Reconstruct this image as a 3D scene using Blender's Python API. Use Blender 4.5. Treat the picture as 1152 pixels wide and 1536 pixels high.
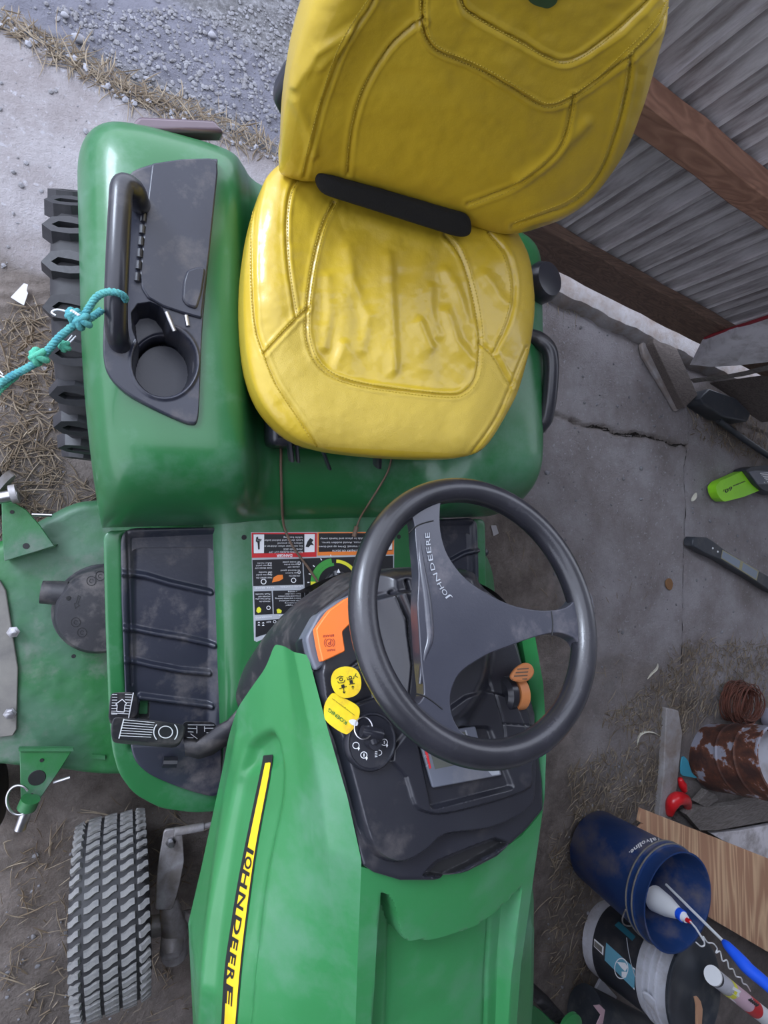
import bpy, bmesh, math, random
import numpy as np
from mathutils import Vector, Matrix
from mathutils.bvhtree import BVHTree

for _o in list(bpy.data.objects): bpy.data.objects.remove(_o)
SC = bpy.context.scene
COL = SC.collection
rnd = random.Random(7)
PI = math.pi

# ------------------------------------------------------------------ camera
FPX, CH = 788.0, 1.5385
CM = np.array([[0.89584305, -0.02010441, 0.44391557], [-0.02174089, -0.99976265, -0.0014039], [0.44383843, -0.00839345, -0.89606752]])
PC = np.array([576., 768.]); CO = np.array([0, 0, CH])
cd = bpy.data.cameras.new('camera'); cam = bpy.data.objects.new('camera', cd); COL.objects.link(cam)
cd.sensor_fit = 'VERTICAL'; cd.sensor_height = 36.0; cd.lens = FPX / 1536 * 36.0; cd.clip_start = 0.02; cd.clip_end = 200
_u, _s, _v = np.linalg.svd(CM); R_ = _u @ _v
cam.matrix_world = Matrix(((R_[0][0], -R_[0][1], -R_[0][2], 0), (R_[1][0], -R_[1][1], -R_[1][2], 0), (R_[2][0], -R_[2][1], -R_[2][2], CH), (0, 0, 0, 1)))
SC.camera = cam

# ------------------------------------------------------------------ world and lights
SC.view_settings.view_transform = 'Standard'; SC.view_settings.look = 'None'
SC.view_settings.exposure = 0.45; SC.view_settings.gamma = 1.0; SC.view_settings.use_curve_mapping = False
W = bpy.data.worlds.new('overcast_sky'); SC.world = W; W.use_nodes = True
_n = W.node_tree.nodes; _l = W.node_tree.links; _n.clear()
_o = _n.new('ShaderNodeOutputWorld'); _b = _n.new('ShaderNodeBackground')
_b.inputs['Color'].default_value = (0.79, 0.84, 1.0, 1); _b.inputs['Strength'].default_value = 2.1
_l.new(_b.outputs[0], _o.inputs[0])
def area(name, loc, target, size, power, color):
    d = bpy.data.lights.new(name, 'AREA'); d.energy = power; d.color = color; d.shape = 'RECTANGLE'; d.size = size[0]; d.size_y = size[1]
    o = bpy.data.objects.new(name, d); COL.objects.link(o); o.location = loc
    o.rotation_euler = (Vector(target) - Vector(loc)).to_track_quat('-Z', 'Y').to_euler(); return o
area('doorway_daylight', (-2.2, 2.4, 2.6), (0.4, 0.2, 0.3), (1.1, 1.1), 95, (0.74, 0.84, 1.0))

# ------------------------------------------------------------------ projection helpers: a photograph pixel plus a known height or surface gives a place
def ray(u, v): return CM @ np.array([(u - PC[0]) / FPX, (v - PC[1]) / FPX, 1.])
def Zp(u, v, z): w = ray(u, v); return CO + w * (z - CH) / w[2]
def PL(u, v, p0, n, off=0.0):
    w = ray(u, v); p0 = np.array(p0, float); n = np.array(n, float); n = n / np.linalg.norm(n)
    return CO + w * (((p0 - CO) @ n + off) / (w @ n))
def pix(P):
    q = np.atleast_2d(np.array(P, float)) - CO; c = q @ CM
    return c[:, :2] / c[:, 2:3] * FPX + PC
def zoom(pts, s, ox, oy): return [(x / s + ox, y / s + oy) for x, y in pts]

# ------------------------------------------------------------------ object helpers
WL = {}
def link(name, me, mat, parent, loc):
    o = bpy.data.objects.new(name, me); COL.objects.link(o)
    base = WL.get(parent.name, np.zeros(3)) if parent else np.zeros(3)
    if parent: o.parent = parent
    o.location = Vector(np.array(loc) - base); WL[o.name] = np.array(loc, float)
    if mat is not None:
        for m in (mat if isinstance(mat, (list, tuple)) else [mat]): me.materials.append(m)
    return o
def thing(name, label, cat, loc, group=None):
    o = bpy.data.objects.new(name, None); COL.objects.link(o); o.location = loc; o.empty_display_size = .05
    WL[o.name] = np.array(loc, float); return tag(o, label, cat, group)
def tag(o, label, cat, group=None):
    o['label'] = label; o['category'] = cat
    if group: o['group'] = group
    return o
def struct(o): o['kind'] = 'structure'; return o
def stuff(o, label=None, cat=None):
    o['kind'] = 'stuff'
    if label: o['label'] = label
    if cat: o['category'] = cat
    return o
class MB:
    def __init__(s): s.v = []; s.f = []; s.n = 0; s.mi = []
    def add(s, v, f, mi=0):
        v = np.array(v, float).reshape(-1, 3); s.v.append(v); s.f += [[i + s.n for i in q] for q in f]; s.mi += [mi] * len(f); s.n += len(v); return s
    def box(s, c, d, R=None, mi=0):
        d = np.array(d) / 2; q = np.array([[x, y, z] for z in (-1, 1) for y in (-1, 1) for x in (-1, 1)]) * d
        if R is not None: q = q @ np.array(R).T
        return s.add(q + np.array(c), [(0, 2, 3, 1), (4, 5, 7, 6), (0, 1, 5, 4), (2, 6, 7, 3), (0, 4, 6, 2), (1, 3, 7, 5)], mi)
    def tube(s, P, r, n=12, closed=False, cap=True, mi=0, flat=None):
        P = np.array(P, float); m = len(P); r = np.broadcast_to(np.array(r, float), (m,))
        T = (np.roll(P, -1, 0) - np.roll(P, 1, 0)) if closed else np.gradient(P, axis=0)
        T /= np.linalg.norm(T, axis=1)[:, None] + 1e-12
        a = np.array([0, 0, 1.]) if abs(T[0][2]) < .9 else np.array([1., 0, 0])
        N = a - T[0] * (a @ T[0]); N /= np.linalg.norm(N); V = []
        for i in range(m):
            N = N - T[i] * (N @ T[i]); N /= np.linalg.norm(N) + 1e-12; B = np.cross(T[i], N)
            for k in range(n):
                an = 2 * PI * k / n; V.append(P[i] + r[i] * (math.cos(an) * N + math.sin(an) * B * (flat or 1)))
        F = []
        for i in range(m if closed else m - 1):
            j = (i + 1) % m
            for k in range(n): F.append((i * n + k, i * n + (k + 1) % n, j * n + (k + 1) % n, j * n + k))
        if cap and not closed: F.append(tuple(range(n))[::-1]); F.append(tuple((m - 1) * n + k for k in range(n)))
        return s.add(V, F, mi)
    def lathe(s, prof, p0, p1, n=40, mi=0):   # prof: (radius, distance along axis)
        p0 = np.array(p0, float); ax = np.array(p1, float) - p0; ax /= np.linalg.norm(ax)
        a = np.array([0, 1., 0]) if abs(ax[1]) < .9 else np.array([1., 0, 0]); e1 = np.cross(ax, a); e1 /= np.linalg.norm(e1); e2 = np.cross(ax, e1)
        V = []; F = []
        for r, h in prof:
            for k in range(n): an = 2 * PI * k / n; V.append(p0 + ax * h + max(r, 1e-5) * (math.cos(an) * e1 + math.sin(an) * e2))
        for i in range(len(prof) - 1):
            for k in range(n): F.append((i * n + k, i * n + (k + 1) % n, (i + 1) * n + (k + 1) % n, (i + 1) * n + k))
        return s.add(V, F, mi)
    def prism(s, P, vec, mi=0):                # P: list of 3D points (planar loop); extruded by vec
        P = np.array(P, float); n = len(P); V = np.vstack([P, P + np.array(vec)])
        F = [tuple(range(n))[::-1], tuple(range(n, 2 * n))] + [(i, (i + 1) % n, n + (i + 1) % n, n + i) for i in range(n)]
        return s.add(V, F, mi)
    def grid(s, G, mi=0, wrap=False):
        G = np.array(G, float); a, b = G.shape[:2]; F = []
        for i in range(a - 1):
            for j in range(b if wrap else b - 1):
                k = (j + 1) % b; F.append((i * b + j, i * b + k, (i + 1) * b + k, (i + 1) * b + j))
        return s.add(G.reshape(-1, 3), F, mi)
    def bvh(s): return BVHTree.FromPolygons([tuple(p) for p in np.vstack(s.v)], [tuple(f) for f in s.f])
    def build(s, name, mat, parent=None, bevel=0, seg=2, sharp=35, smooth=True, attrs=None, fix=True):
        if not s.v: print('EMPTY', name); s.add([(0, 0, 0), (.001, 0, 0), (0, .001, 0)], [(0, 1, 2)])
        V = np.vstack(s.v); c = (V.min(0) + V.max(0)) / 2
        if parent is None: c[2] = V[:, 2].min()
        me = bpy.data.meshes.new(name); me.from_pydata((V - c).tolist(), [], s.f); me.update()
        if fix:
            bm = bmesh.new(); bm.from_mesh(me); bmesh.ops.recalc_face_normals(bm, faces=bm.faces); bm.to_mesh(me); bm.free()
        if smooth:
            me.shade_smooth()
            if sharp: me.set_sharp_from_angle(angle=math.radians(sharp))
        if any(s.mi): me.polygons.foreach_set('material_index', s.mi)
        if attrs:
            for k, a in attrs.items():
                at = me.attributes.new(k, 'FLOAT', 'POINT'); at.data.foreach_set('value', np.asarray(a, dtype=np.float32))
        o = link(name, me, mat, parent, c)
        if bevel:
            b = o.modifiers.new('bevel', 'BEVEL'); b.width = bevel; b.segments = seg; b.limit_method = 'ANGLE'; b.angle_limit = math.radians(32); b.harden_normals = False
        return o
def smooth_poly(P, k=6, closed=True):
    P = np.array(P, float); n = len(P); out = []
    rng = range(n if closed else n - 1)
    for i in rng:
        if closed: p0, p1, p2, p3 = P[i - 1], P[i], P[(i + 1) % n], P[(i + 2) % n]
        else: p0, p1, p2, p3 = P[max(i - 1, 0)], P[i], P[i + 1], P[min(i + 2, n - 1)]
        for j in range(k):
            t = j / k; out.append(.5 * ((2 * p1) + (-p0 + p2) * t + (2 * p0 - 5 * p1 + 4 * p2 - p3) * t * t + (-p0 + 3 * p1 - 3 * p2 + p3) * t ** 3))
    if not closed: out.append(P[-1])
    return np.array(out)
def round_poly(P, r, k=5):                       # rounds the corners of a polygon with radius-like cut r
    P = np.array(P, float); n = len(P); out = []
    for i in range(n):
        a, b, c = P[i - 1], P[i], P[(i + 1) % n]
        la, lc = np.linalg.norm(a - b), np.linalg.norm(c - b); ra = min(r, la * .48); rc = min(r, lc * .48)
        A = b + (a - b) / la * ra; C_ = b + (c - b) / lc * rc
        for j in range(k + 1): t = j / k; out.append((1 - t) ** 2 * A + 2 * t * (1 - t) * b + t * t * C_)
    return np.array(out)
def dpoly(Q, P, closed=False):                   # distance from points Q (N,2) to polyline P
    Q = np.asarray(Q); P = np.asarray(P, float); D = np.full(len(Q), 1e9)
    m = len(P) if closed else len(P) - 1
    for i in range(m):
        a, b = P[i], P[(i + 1) % len(P)]; ab = b - a; t = np.clip(((Q - a) @ ab) / (ab @ ab + 1e-12), 0, 1)
        D = np.minimum(D, np.linalg.norm(Q - a - t[:, None] * ab, axis=1))
    return D
def inside(Q, P):
    P = np.asarray(P, float); r = np.zeros(len(Q), bool); n = len(P)
    for i in range(n):
        x1, y1 = P[i]; x2, y2 = P[(i + 1) % n]
        if abs(y2 - y1) < 1e-12: continue
        c = ((y1 > Q[:, 1]) != (y2 > Q[:, 1])) & (Q[:, 0] < (x2 - x1) * (Q[:, 1] - y1) / (y2 - y1) + x1); r ^= c
    return r
def sdf(Q, P): d = dpoly(Q, P, True); return np.where(inside(Q, P), d, -d)   # positive inside
def sstep(d, w): t = np.clip(d / w * .5 + .5, 0, 1); return t * t * (3 - 2 * t)
def vnoise(Q, sc, seed=0, octv=4):
    Q = np.asarray(Q, float) * sc; out = np.zeros(len(Q)); amp = 1; tot = 0
    for o_ in range(octv):
        i = np.floor(Q).astype(np.int64); f = Q - i; f = f * f * (3 - 2 * f)
        def h(a, b): n = (a * 374761393 + b * 668265263 + (seed + o_) * 69069) & 0x7fffffff; n = ((n ^ (n >> 13)) * 1274126177) & 0x7fffffff; return ((n ^ (n >> 16)) & 0xffff) / 65535.
        v = (h(i[:, 0], i[:, 1]) * (1 - f[:, 0]) + h(i[:, 0] + 1, i[:, 1]) * f[:, 0]) * (1 - f[:, 1]) + (h(i[:, 0], i[:, 1] + 1) * (1 - f[:, 0]) + h(i[:, 0] + 1, i[:, 1] + 1) * f[:, 0]) * f[:, 1]
        out += v * amp; tot += amp; amp *= .5; Q = Q * 2.03 + 17.1
    return out / tot
def pillow(outline, c2, to3, n, nr, T, r0, under, relief=None, back=True, nth=360, pw=2.0, ne=9):
    """outline: 2D loop, star-shaped about c2; to3(Q)->3D base points; n: up normal; T top height; r0 where the edge starts to round; under: how far below the base the rim goes"""
    P = np.array(outline, float); c2 = np.array(c2, float); seg = np.linalg.norm(np.roll(P, -1, 0) - P, axis=1); L = np.concatenate([[0], np.cumsum(seg)]); PP = np.vstack([P, P[:1]])
    s = np.linspace(0, L[-1], nth, endpoint=False); Pq = np.stack([np.interp(s, L, PP[:, k]) for k in (0, 1)], 1)
    rr = np.concatenate([np.linspace(0, r0, nr), r0 + (1 - r0) * np.sin(np.linspace(0, PI / 2, ne)[1:])]); G = []
    for r in rr:
        Q = c2 + (Pq - c2) * max(r, 1e-3); h = T * (1 if r <= r0 else max(0, 1 - ((r - r0) / (1 - r0)) ** pw) ** (1 / pw)); X3 = to3(Q) + np.array(n) * h
        if relief is not None: X3 = X3 + np.array(n) * relief(X3, np.full(len(Q), r))[:, None]
        G.append(X3)
    if under > 0:
        B = to3(Pq)
        for k, (sc, dz) in enumerate(((1.0, .35), (.985, .7), (.95, .95), (.85, 1.0))): G.append(to3(c2 + (Pq - c2) * sc) - np.array(n) * under * dz)
        if back: G.append(to3(c2 + (Pq - c2) * 1e-3) - np.array(n) * under)
    m = MB(); m.grid(G, wrap=True); return m
def hit(b, u, v, off=0.0, fallback=None):
    d = Vector(ray(u, v)).normalized(); l, nn, i, t = b.ray_cast(Vector(CO), d)
    if l is None: return fallback
    if nn.dot(d) > 0: nn = -nn
    return np.array(l + nn * off)
def patch(m, b, q, nu=1, nv=1, off=.0006, mi=0):  # quad of pixels TL,TR,BR,BL laid onto surface b
    q = np.array(q, float); G = []
    for j in range(nv + 1):
        row = []
        for i in range(nu + 1):
            s, t = i / nu, j / nv; p = (q[0] * (1 - s) + q[1] * s) * (1 - t) + (q[3] * (1 - s) + q[2] * s) * t
            row.append(hit(b, p[0], p[1], off))
        G.append(row)
    for j in range(nv):
        for i in range(nu):
            c = [G[j][i], G[j][i + 1], G[j + 1][i + 1], G[j + 1][i]]
            if all(x is not None for x in c): m.add(c, [(0, 1, 2, 3)], mi)
    return m
_tc = {}
def text_mesh(body, bold=False, align='LEFT'):
    k = (body, bold, align)
    if k in _tc: return _tc[k]
    c = bpy.data.curves.new('t', 'FONT'); c.body = body; c.align_x = align; c.size = 1; c.resolution_u = 3
    if bold: c.offset = .022
    o = bpy.data.objects.new('t', c); COL.objects.link(o); bpy.context.view_layer.update()
    me = bpy.data.meshes.new_from_object(o.evaluated_get(bpy.context.evaluated_depsgraph_get()))
    V = np.array([v.co[:] for v in me.vertices]).reshape(-1, 3); F = [tuple(p.vertices) for p in me.polygons]
    bpy.data.objects.remove(o); bpy.data.meshes.remove(me); _tc[k] = (V, F); return V, F
def ptext(m, b, body, A, B, hv, off=.0008, bold=False, mi=0):
    """lettering whose baseline runs from pixel A to pixel B and whose capitals reach to A+hv, laid on surface b"""
    V, F = text_mesh(body, bold)
    if len(V) == 0: return
    x0, x1 = V[:, 0].min(), V[:, 0].max(); nl = body.count('\n')
    A = np.array(A, float); B = np.array(B, float); hv = np.array(hv, float); out = []
    for x, y, _ in V:
        p = A + (B - A) * ((x - x0) / (x1 - x0)) + hv * (y / .69); h = hit(b, p[0], p[1], off)
        out.append(h)
    ok = [i for i, o_ in enumerate(out) if o_ is not None]; ix = {i: k for k, i in enumerate(ok)}
    m.add([out[i] for i in ok] or np.zeros((0, 3)), [tuple(ix[i] for i in f) for f in F if all(i in ix for i in f)], mi)
def flatface(m, pts, b=None, off=.0006, mi=0):
    P = [hit(b, u, v, off) for u, v in pts]; P = [p for p in P if p is not None]
    if len(P) > 2: m.add(P, [tuple(range(len(P)))], mi)

# ------------------------------------------------------------------ materials
def mat(name, col, rough=.5, metal=0, col2=None, nscale=8, amt=.5, bump=0, bscale=60, coat=0, dust=None, dscale=5, damt=.5, spec=None, trans=0, coords='Object', stretch=None, rough2=None):
    m = bpy.data.materials.new(name); m.use_nodes = True; nt = m.node_tree; N = nt.nodes; L = nt.links; b = N['Principled BSDF']
    b.inputs['Roughness'].default_value = rough; b.inputs['Metallic'].default_value = metal
    if coat: b.inputs['Coat Weight'].default_value = coat; b.inputs['Coat Roughness'].default_value = .12
    if spec is not None: b.inputs['Specular IOR Level'].default_value = spec
    if trans: b.inputs['Transmission Weight'].default_value = trans
    tc = N.new('ShaderNodeTexCoord'); out = tc.outputs[coords]
    if stretch:
        mp = N.new('ShaderNodeMapping'); mp.inputs['Scale'].default_value = stretch; L.new(out, mp.inputs[0]); out = mp.outputs[0]
    def noise(sc, det=6, ro=.6):
        n = N.new('ShaderNodeTexNoise'); n.inputs['Scale'].default_value = sc; n.inputs['Detail'].default_value = det; n.inputs['Roughness'].default_value = ro; L.new(out, n.inputs['Vector']); return n.outputs['Fac']
    def ramp(f, a, c_):
        r = N.new('ShaderNodeMapRange'); r.inputs['From Min'].default_value = a; r.inputs['From Max'].default_value = c_; r.clamp = True; L.new(f, r.inputs['Value']); return r.outputs[0]
    def mix(f, a, c_):
        x = N.new('ShaderNodeMix'); x.data_type = 'RGBA'
        if isinstance(f, float): x.inputs[0].default_value = f
        else: L.new(f, x.inputs[0])
        for i, q in ((6, a), (7, c_)):
            if isinstance(q, tuple): x.inputs[i].default_value = (*q[:3], 1)
            else: L.new(q, x.inputs[i])
        return x.outputs[2]
    c = tuple(col)
    if col2 is not None:
        f = ramp(noise(nscale), .5 - amt * .35, .5 + amt * .35); c = mix(f, c, tuple(col2))
    if dust is not None:
        f = ramp(noise(dscale, 9, .68), .62 - damt * .3, .62 + .12); c = mix(f, c, tuple(dust))
        rr = N.new('ShaderNodeMapRange'); L.new(f, rr.inputs['Value']); rr.inputs['To Min'].default_value = rough; rr.inputs['To Max'].default_value = min(1, rough + .3); L.new(rr.outputs[0], b.inputs['Roughness'])
    if isinstance(c, tuple): b.inputs['Base Color'].default_value = (*c[:3], 1)
    else: L.new(c, b.inputs['Base Color'])
    if bump:
        bp = N.new('ShaderNodeBump'); bp.inputs['Strength'].default_value = bump; bp.inputs['Distance'].default_value = .01; L.new(noise(bscale, 8, .7), bp.inputs['Height']); L.new(bp.outputs[0], b.inputs['Normal'])
    return m
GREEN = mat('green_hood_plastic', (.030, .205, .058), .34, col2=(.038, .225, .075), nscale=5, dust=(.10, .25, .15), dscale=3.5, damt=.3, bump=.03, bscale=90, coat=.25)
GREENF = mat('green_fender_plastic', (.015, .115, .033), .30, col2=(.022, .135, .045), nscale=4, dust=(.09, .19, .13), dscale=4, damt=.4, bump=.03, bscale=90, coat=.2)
GREEND = mat('green_deck_paint', (.014, .125, .03), .45, col2=(.05, .13, .075), nscale=4, amt=.25, dust=(.15, .165, .15), dscale=7, damt=.3, bump=.15, bscale=40)
BLACK = mat('black_plastic', (.014, .0145, .021), .30, coat=.2, col2=(.020, .021, .027), nscale=9, dust=(.055, .05, .052), dscale=13, damt=.15, bump=.05, bscale=260)
BLACKD = mat('dusty_black_plastic', (.020, .020, .025), .42, col2=(.032, .031, .035), nscale=6, dust=(.13, .115, .11), dscale=14, damt=.45, bump=.08, bscale=160)
BLACKM = mat('black_mat_plastic', (.018, .020, .032), .32, col2=(.028, .031, .045), nscale=4, dust=(.11, .10, .10), dscale=12, damt=.35, bump=.06, bscale=120)
WHEELM = mat('steering_wheel_urethane', (.010, .0105, .014), .25, coat=.4, col2=(.022, .022, .028), nscale=14, bump=.12, bscale=420)
HUBM = mat('wheel_hub_plastic', (.030, .032, .045), .28, coat=.3, col2=(.042, .044, .058), nscale=10, dust=(.13, .12, .13), dscale=9, damt=.2, bump=.05, bscale=300)
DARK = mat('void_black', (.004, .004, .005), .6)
GAPM = mat('matte_gap_black', (.004, .004, .004), .95, bump=.3, bscale=300)
YELLOW = mat('yellow_vinyl', (.52, .365, .028), .32, col2=(.48, .335, .024), nscale=5, coat=.35, bump=.10, bscale=220)
YELLOWT = mat('yellow_textured_vinyl', (.52, .375, .05), .42, bump=.35, bscale=600)
THREAD = mat('yellow_thread', (.42, .31, .03), .7)
ORANGE = mat('orange_lever_plastic', (.95, .20, .03), .4, col2=(.85, .19, .04), nscale=12, bump=.03, bscale=200)
TANOR = mat('faded_orange_plastic', (.60, .22, .075), .5, col2=(.52, .2, .07), nscale=12)
TAGY = mat('yellow_tag_card', (.85, .66, .02), .45, col2=(.8, .52, .02), nscale=30, amt=.3, dust=(.6, .38, .05), dscale=60, damt=.2)
WHITE = mat('white_print', (.75, .76, .78), .5)
PALE = mat('pale_grey_print', (.40, .42, .45), .5)
SILVERT = mat('silver_print', (.33, .35, .38), .4)
INK = mat('black_print', (.012, .012, .014), .45)
DGREENINK = mat('green_print', (.03, .18, .03), .5)
REDP = mat('red_print', (.55, .02, .025), .45); ORP = mat('orange_print', (.75, .20, .03), .45); GRP = mat('green_scale_print', (.05, .28, .05), .45); YEP = mat('yellow_scale_print', (.70, .68, .04), .45)
STRIPE = mat('yellow_stripe_decal', (.95, .60, .02), .4)
CHROME = mat('bright_zinc', (.62, .62, .66), .28, 1, col2=(.45, .44, .44), nscale=40)
STEEL = mat('dirty_steel', (.42, .41, .43), .45, .3, col2=(.14, .12, .11), nscale=20, dust=(.22, .2, .18), dscale=25, damt=.6, bump=.1, bscale=120)
GREYPL = mat('dusty_grey_plate', (.10, .095, .09), .7, col2=(.14, .13, .12), nscale=12, dust=(.2, .19, .17), dscale=14, damt=.8, bump=.1)
RUBBER = mat('tyre_rubber', (.013, .013, .016), .62, col2=(.025, .024, .026), nscale=20, bump=.1, bscale=80)
TREAD = mat('dusty_tread_rubber', (.16, .16, .165), .8, col2=(.22, .215, .21), nscale=18, dust=(.30, .29, .27), dscale=40, damt=.7, bump=.25, bscale=220)
LUGM = mat('lug_rubber', (.013, .013, .016), .45, col2=(.028, .028, .032), nscale=25, bump=.1, bscale=120)
WIREM = mat('brown_wire', (.16, .095, .06), .6, col2=(.1, .07, .05), nscale=30)
ROPE = mat('teal_rope_fibre', (.05, .28, .36), .8, col2=(.12, .42, .36), nscale=60, amt=.6, bump=.6, bscale=300)
ROPEG = mat('green_rope_fibre', (.05, .42, .27), .8, col2=(.14, .5, .35), nscale=60, bump=.6, bscale=300)
LAMP = mat('smoked_lens', (.09, .06, .075), .25, col2=(.12, .08, .1), nscale=6, coat=.5)
SCREEN = mat('lcd_glass', (.10, .105, .09), .15, spec=.7)
GREYP = mat('grey_panel_plastic', (.12, .13, .16), .4, dust=(.2, .2, .21), dscale=12, damt=.4)
CLEAR = mat('clear_plastic', (.7, .72, .78), .2)
BLUEB = mat('navy_bucket_plastic', (.007, .030, .115), .42, col2=(.010, .038, .14), nscale=5, dust=(.15, .13, .13), dscale=6, damt=.45, bump=.04, bscale=60)
WHITEP = mat('white_bucket_plastic', (.50, .51, .56), .45, col2=(.42, .42, .46), nscale=7, dust=(.28, .25, .24), dscale=9, damt=.5)
BLLAB = mat('black_label', (.018, .02, .026), .45, dust=(.07, .06, .06), dscale=10, damt=.5)
TEAL = mat('teal_label', (.02, .12, .17), .45); LBLUE = mat('light_blue_label', (.12, .33, .44), .45)
def rusty():
    m = mat('rusty_tin', (.30, .30, .36), .6, .0, bump=.2, bscale=60); nt = m.node_tree; N = nt.nodes; L = nt.links; b = N['Principled BSDF']
    tc = N.new('ShaderNodeTexCoord'); n = N.new('ShaderNodeTexNoise'); n.inputs['Scale'].default_value = 9; n.inputs['Detail'].default_value = 8; n.inputs['Roughness'].default_value = .62; L.new(tc.outputs['Object'], n.inputs['Vector'])
    cr = N.new('ShaderNodeValToRGB'); e = cr.color_ramp.elements; e[0].position = .535; e[0].color = (.12, .045, .028, 1); e[1].position = .575; e[1].color = (.30, .30, .36, 1)
    x = e.new(.42); x.color = (.05, .024, .02, 1); x = e.new(.55); x.color = (.20, .075, .035, 1); L.new(n.outputs['Fac'], cr.inputs[0]); L.new(cr.outputs[0], b.inputs['Base Color']); return m
RUST = rusty(); RWIRE = mat('rusty_wire', (.16, .05, .03), .8, col2=(.085, .035, .025), nscale=40, bump=.3, bscale=120)
def wood(name, c1, c2, sc, dist, stretch, bump=.1, rough=.65, amp=.35):
    m = bpy.data.materials.new(name); m.use_nodes = True; N = m.node_tree.nodes; L = m.node_tree.links; b = N['Principled BSDF']; b.inputs['Roughness'].default_value = rough
    tc = N.new('ShaderNodeTexCoord'); mp = N.new('ShaderNodeMapping'); mp.inputs['Scale'].default_value = stretch; L.new(tc.outputs['Object'], mp.inputs[0])
    n = N.new('ShaderNodeTexNoise'); n.inputs['Scale'].default_value = sc; n.inputs['Detail'].default_value = 3; n.inputs['Distortion'].default_value = dist; L.new(mp.outputs[0], n.inputs['Vector'])
    mu = N.new('ShaderNodeMath'); mu.operation = 'MULTIPLY'; mu.inputs[1].default_value = 9; L.new(n.outputs['Fac'], mu.inputs[0]); fr = N.new('ShaderNodeMath'); fr.operation = 'PINGPONG'; fr.inputs[1].default_value = .5; L.new(mu.outputs[0], fr.inputs[0])
    n2 = N.new('ShaderNodeTexNoise'); n2.inputs['Scale'].default_value = sc * 6; n2.inputs['Detail'].default_value = 6; L.new(mp.outputs[0], n2.inputs['Vector'])
    ad = N.new('ShaderNodeMath'); ad.operation = 'MULTIPLY_ADD'; L.new(n2.outputs['Fac'], ad.inputs[0]); ad.inputs[1].default_value = amp; L.new(fr.outputs[0], ad.inputs[2])
    cr = N.new('ShaderNodeValToRGB'); e = cr.color_ramp.elements; e[0].position = .2; e[0].color = (*c1, 1); e[1].position = .62; e[1].color = (*c2, 1); L.new(ad.outputs[0], cr.inputs[0]); L.new(cr.outputs[0], b.inputs['Base Color'])
    bp = N.new('ShaderNodeBump'); bp.inputs['Strength'].default_value = bump; bp.inputs['Distance'].default_value = .004; L.new(ad.outputs[0], bp.inputs['Height']); L.new(bp.outputs[0], b.inputs['Normal']); return m
PLY = wood('plywood_veneer', (.46, .25, .15), (.80, .56, .34), 1.3, .5, (6.5, .45, 2), amp=.08)
BEAM = wood('brown_girt_timber', (.33, .175, .115), (.23, .115, .075), 1.6, 1.5, (1.2, 5, 5), .3)
BEAMD = wood('dark_girt_timber', (.17, .105, .075), (.10, .062, .046), 2, 1, (1.2, 12, 12), .3)
OLDW = wood('weathered_grey_wood', (.20, .18, .17), (.13, .115, .105), 3, .8, (1.5, 12, 12), .3, .85)
DUSTW = wood('dusty_brown_wood', (.115, .095, .085), (.075, .06, .055), 3, .8, (3, 12, 12), .3, .85)
METALW = mat('dusty_galvanised_sheet', (.50, .475, .48), .62, .1, col2=(.60, .58, .60), nscale=3, dust=(.15, .12, .115), dscale=5, damt=.7, stretch=(5, 5, .8), bump=.05)
WPANEL = mat('dirty_white_sheet', (.78, .76, .80), .55, col2=(.66, .64, .67), nscale=6, dust=(.25, .22, .21), dscale=9, damt=.5)
REDPL = mat('red_plastic', (.65, .015, .02), .3, col2=(.5, .012, .02), nscale=15)
LIME = mat('lime_green_plastic', (.30, .72, .02), .4, col2=(.25, .65, .02), nscale=12)
CHAR = mat('charcoal_plastic', (.028, .033, .042), .45, dust=(.1, .1, .1), dscale=12, damt=.4)
STRAW = mat('dry_straw', (.30, .245, .175), .85, col2=(.17, .135, .10), nscale=30, coords='Object')
STRAWD = mat('dark_dry_debris', (.10, .075, .05), .9, col2=(.16, .12, .08), nscale=30)
STONE = mat('pale_stone', (.30, .30, .33), .8, col2=(.18, .18, .2), nscale=25)
STONED = mat('crumbled_gravel', (.14, .135, .14), .9, col2=(.23, .23, .25), nscale=30)
PEEL = mat('pale_dry_peel', (.62, .60, .50), .7, col2=(.5, .48, .4), nscale=30)
LEAF = mat('brown_leaf', (.20, .10, .04), .7)
BLUEP = mat('blue_handle_plastic', (.015, .10, .75), .35)
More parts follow.
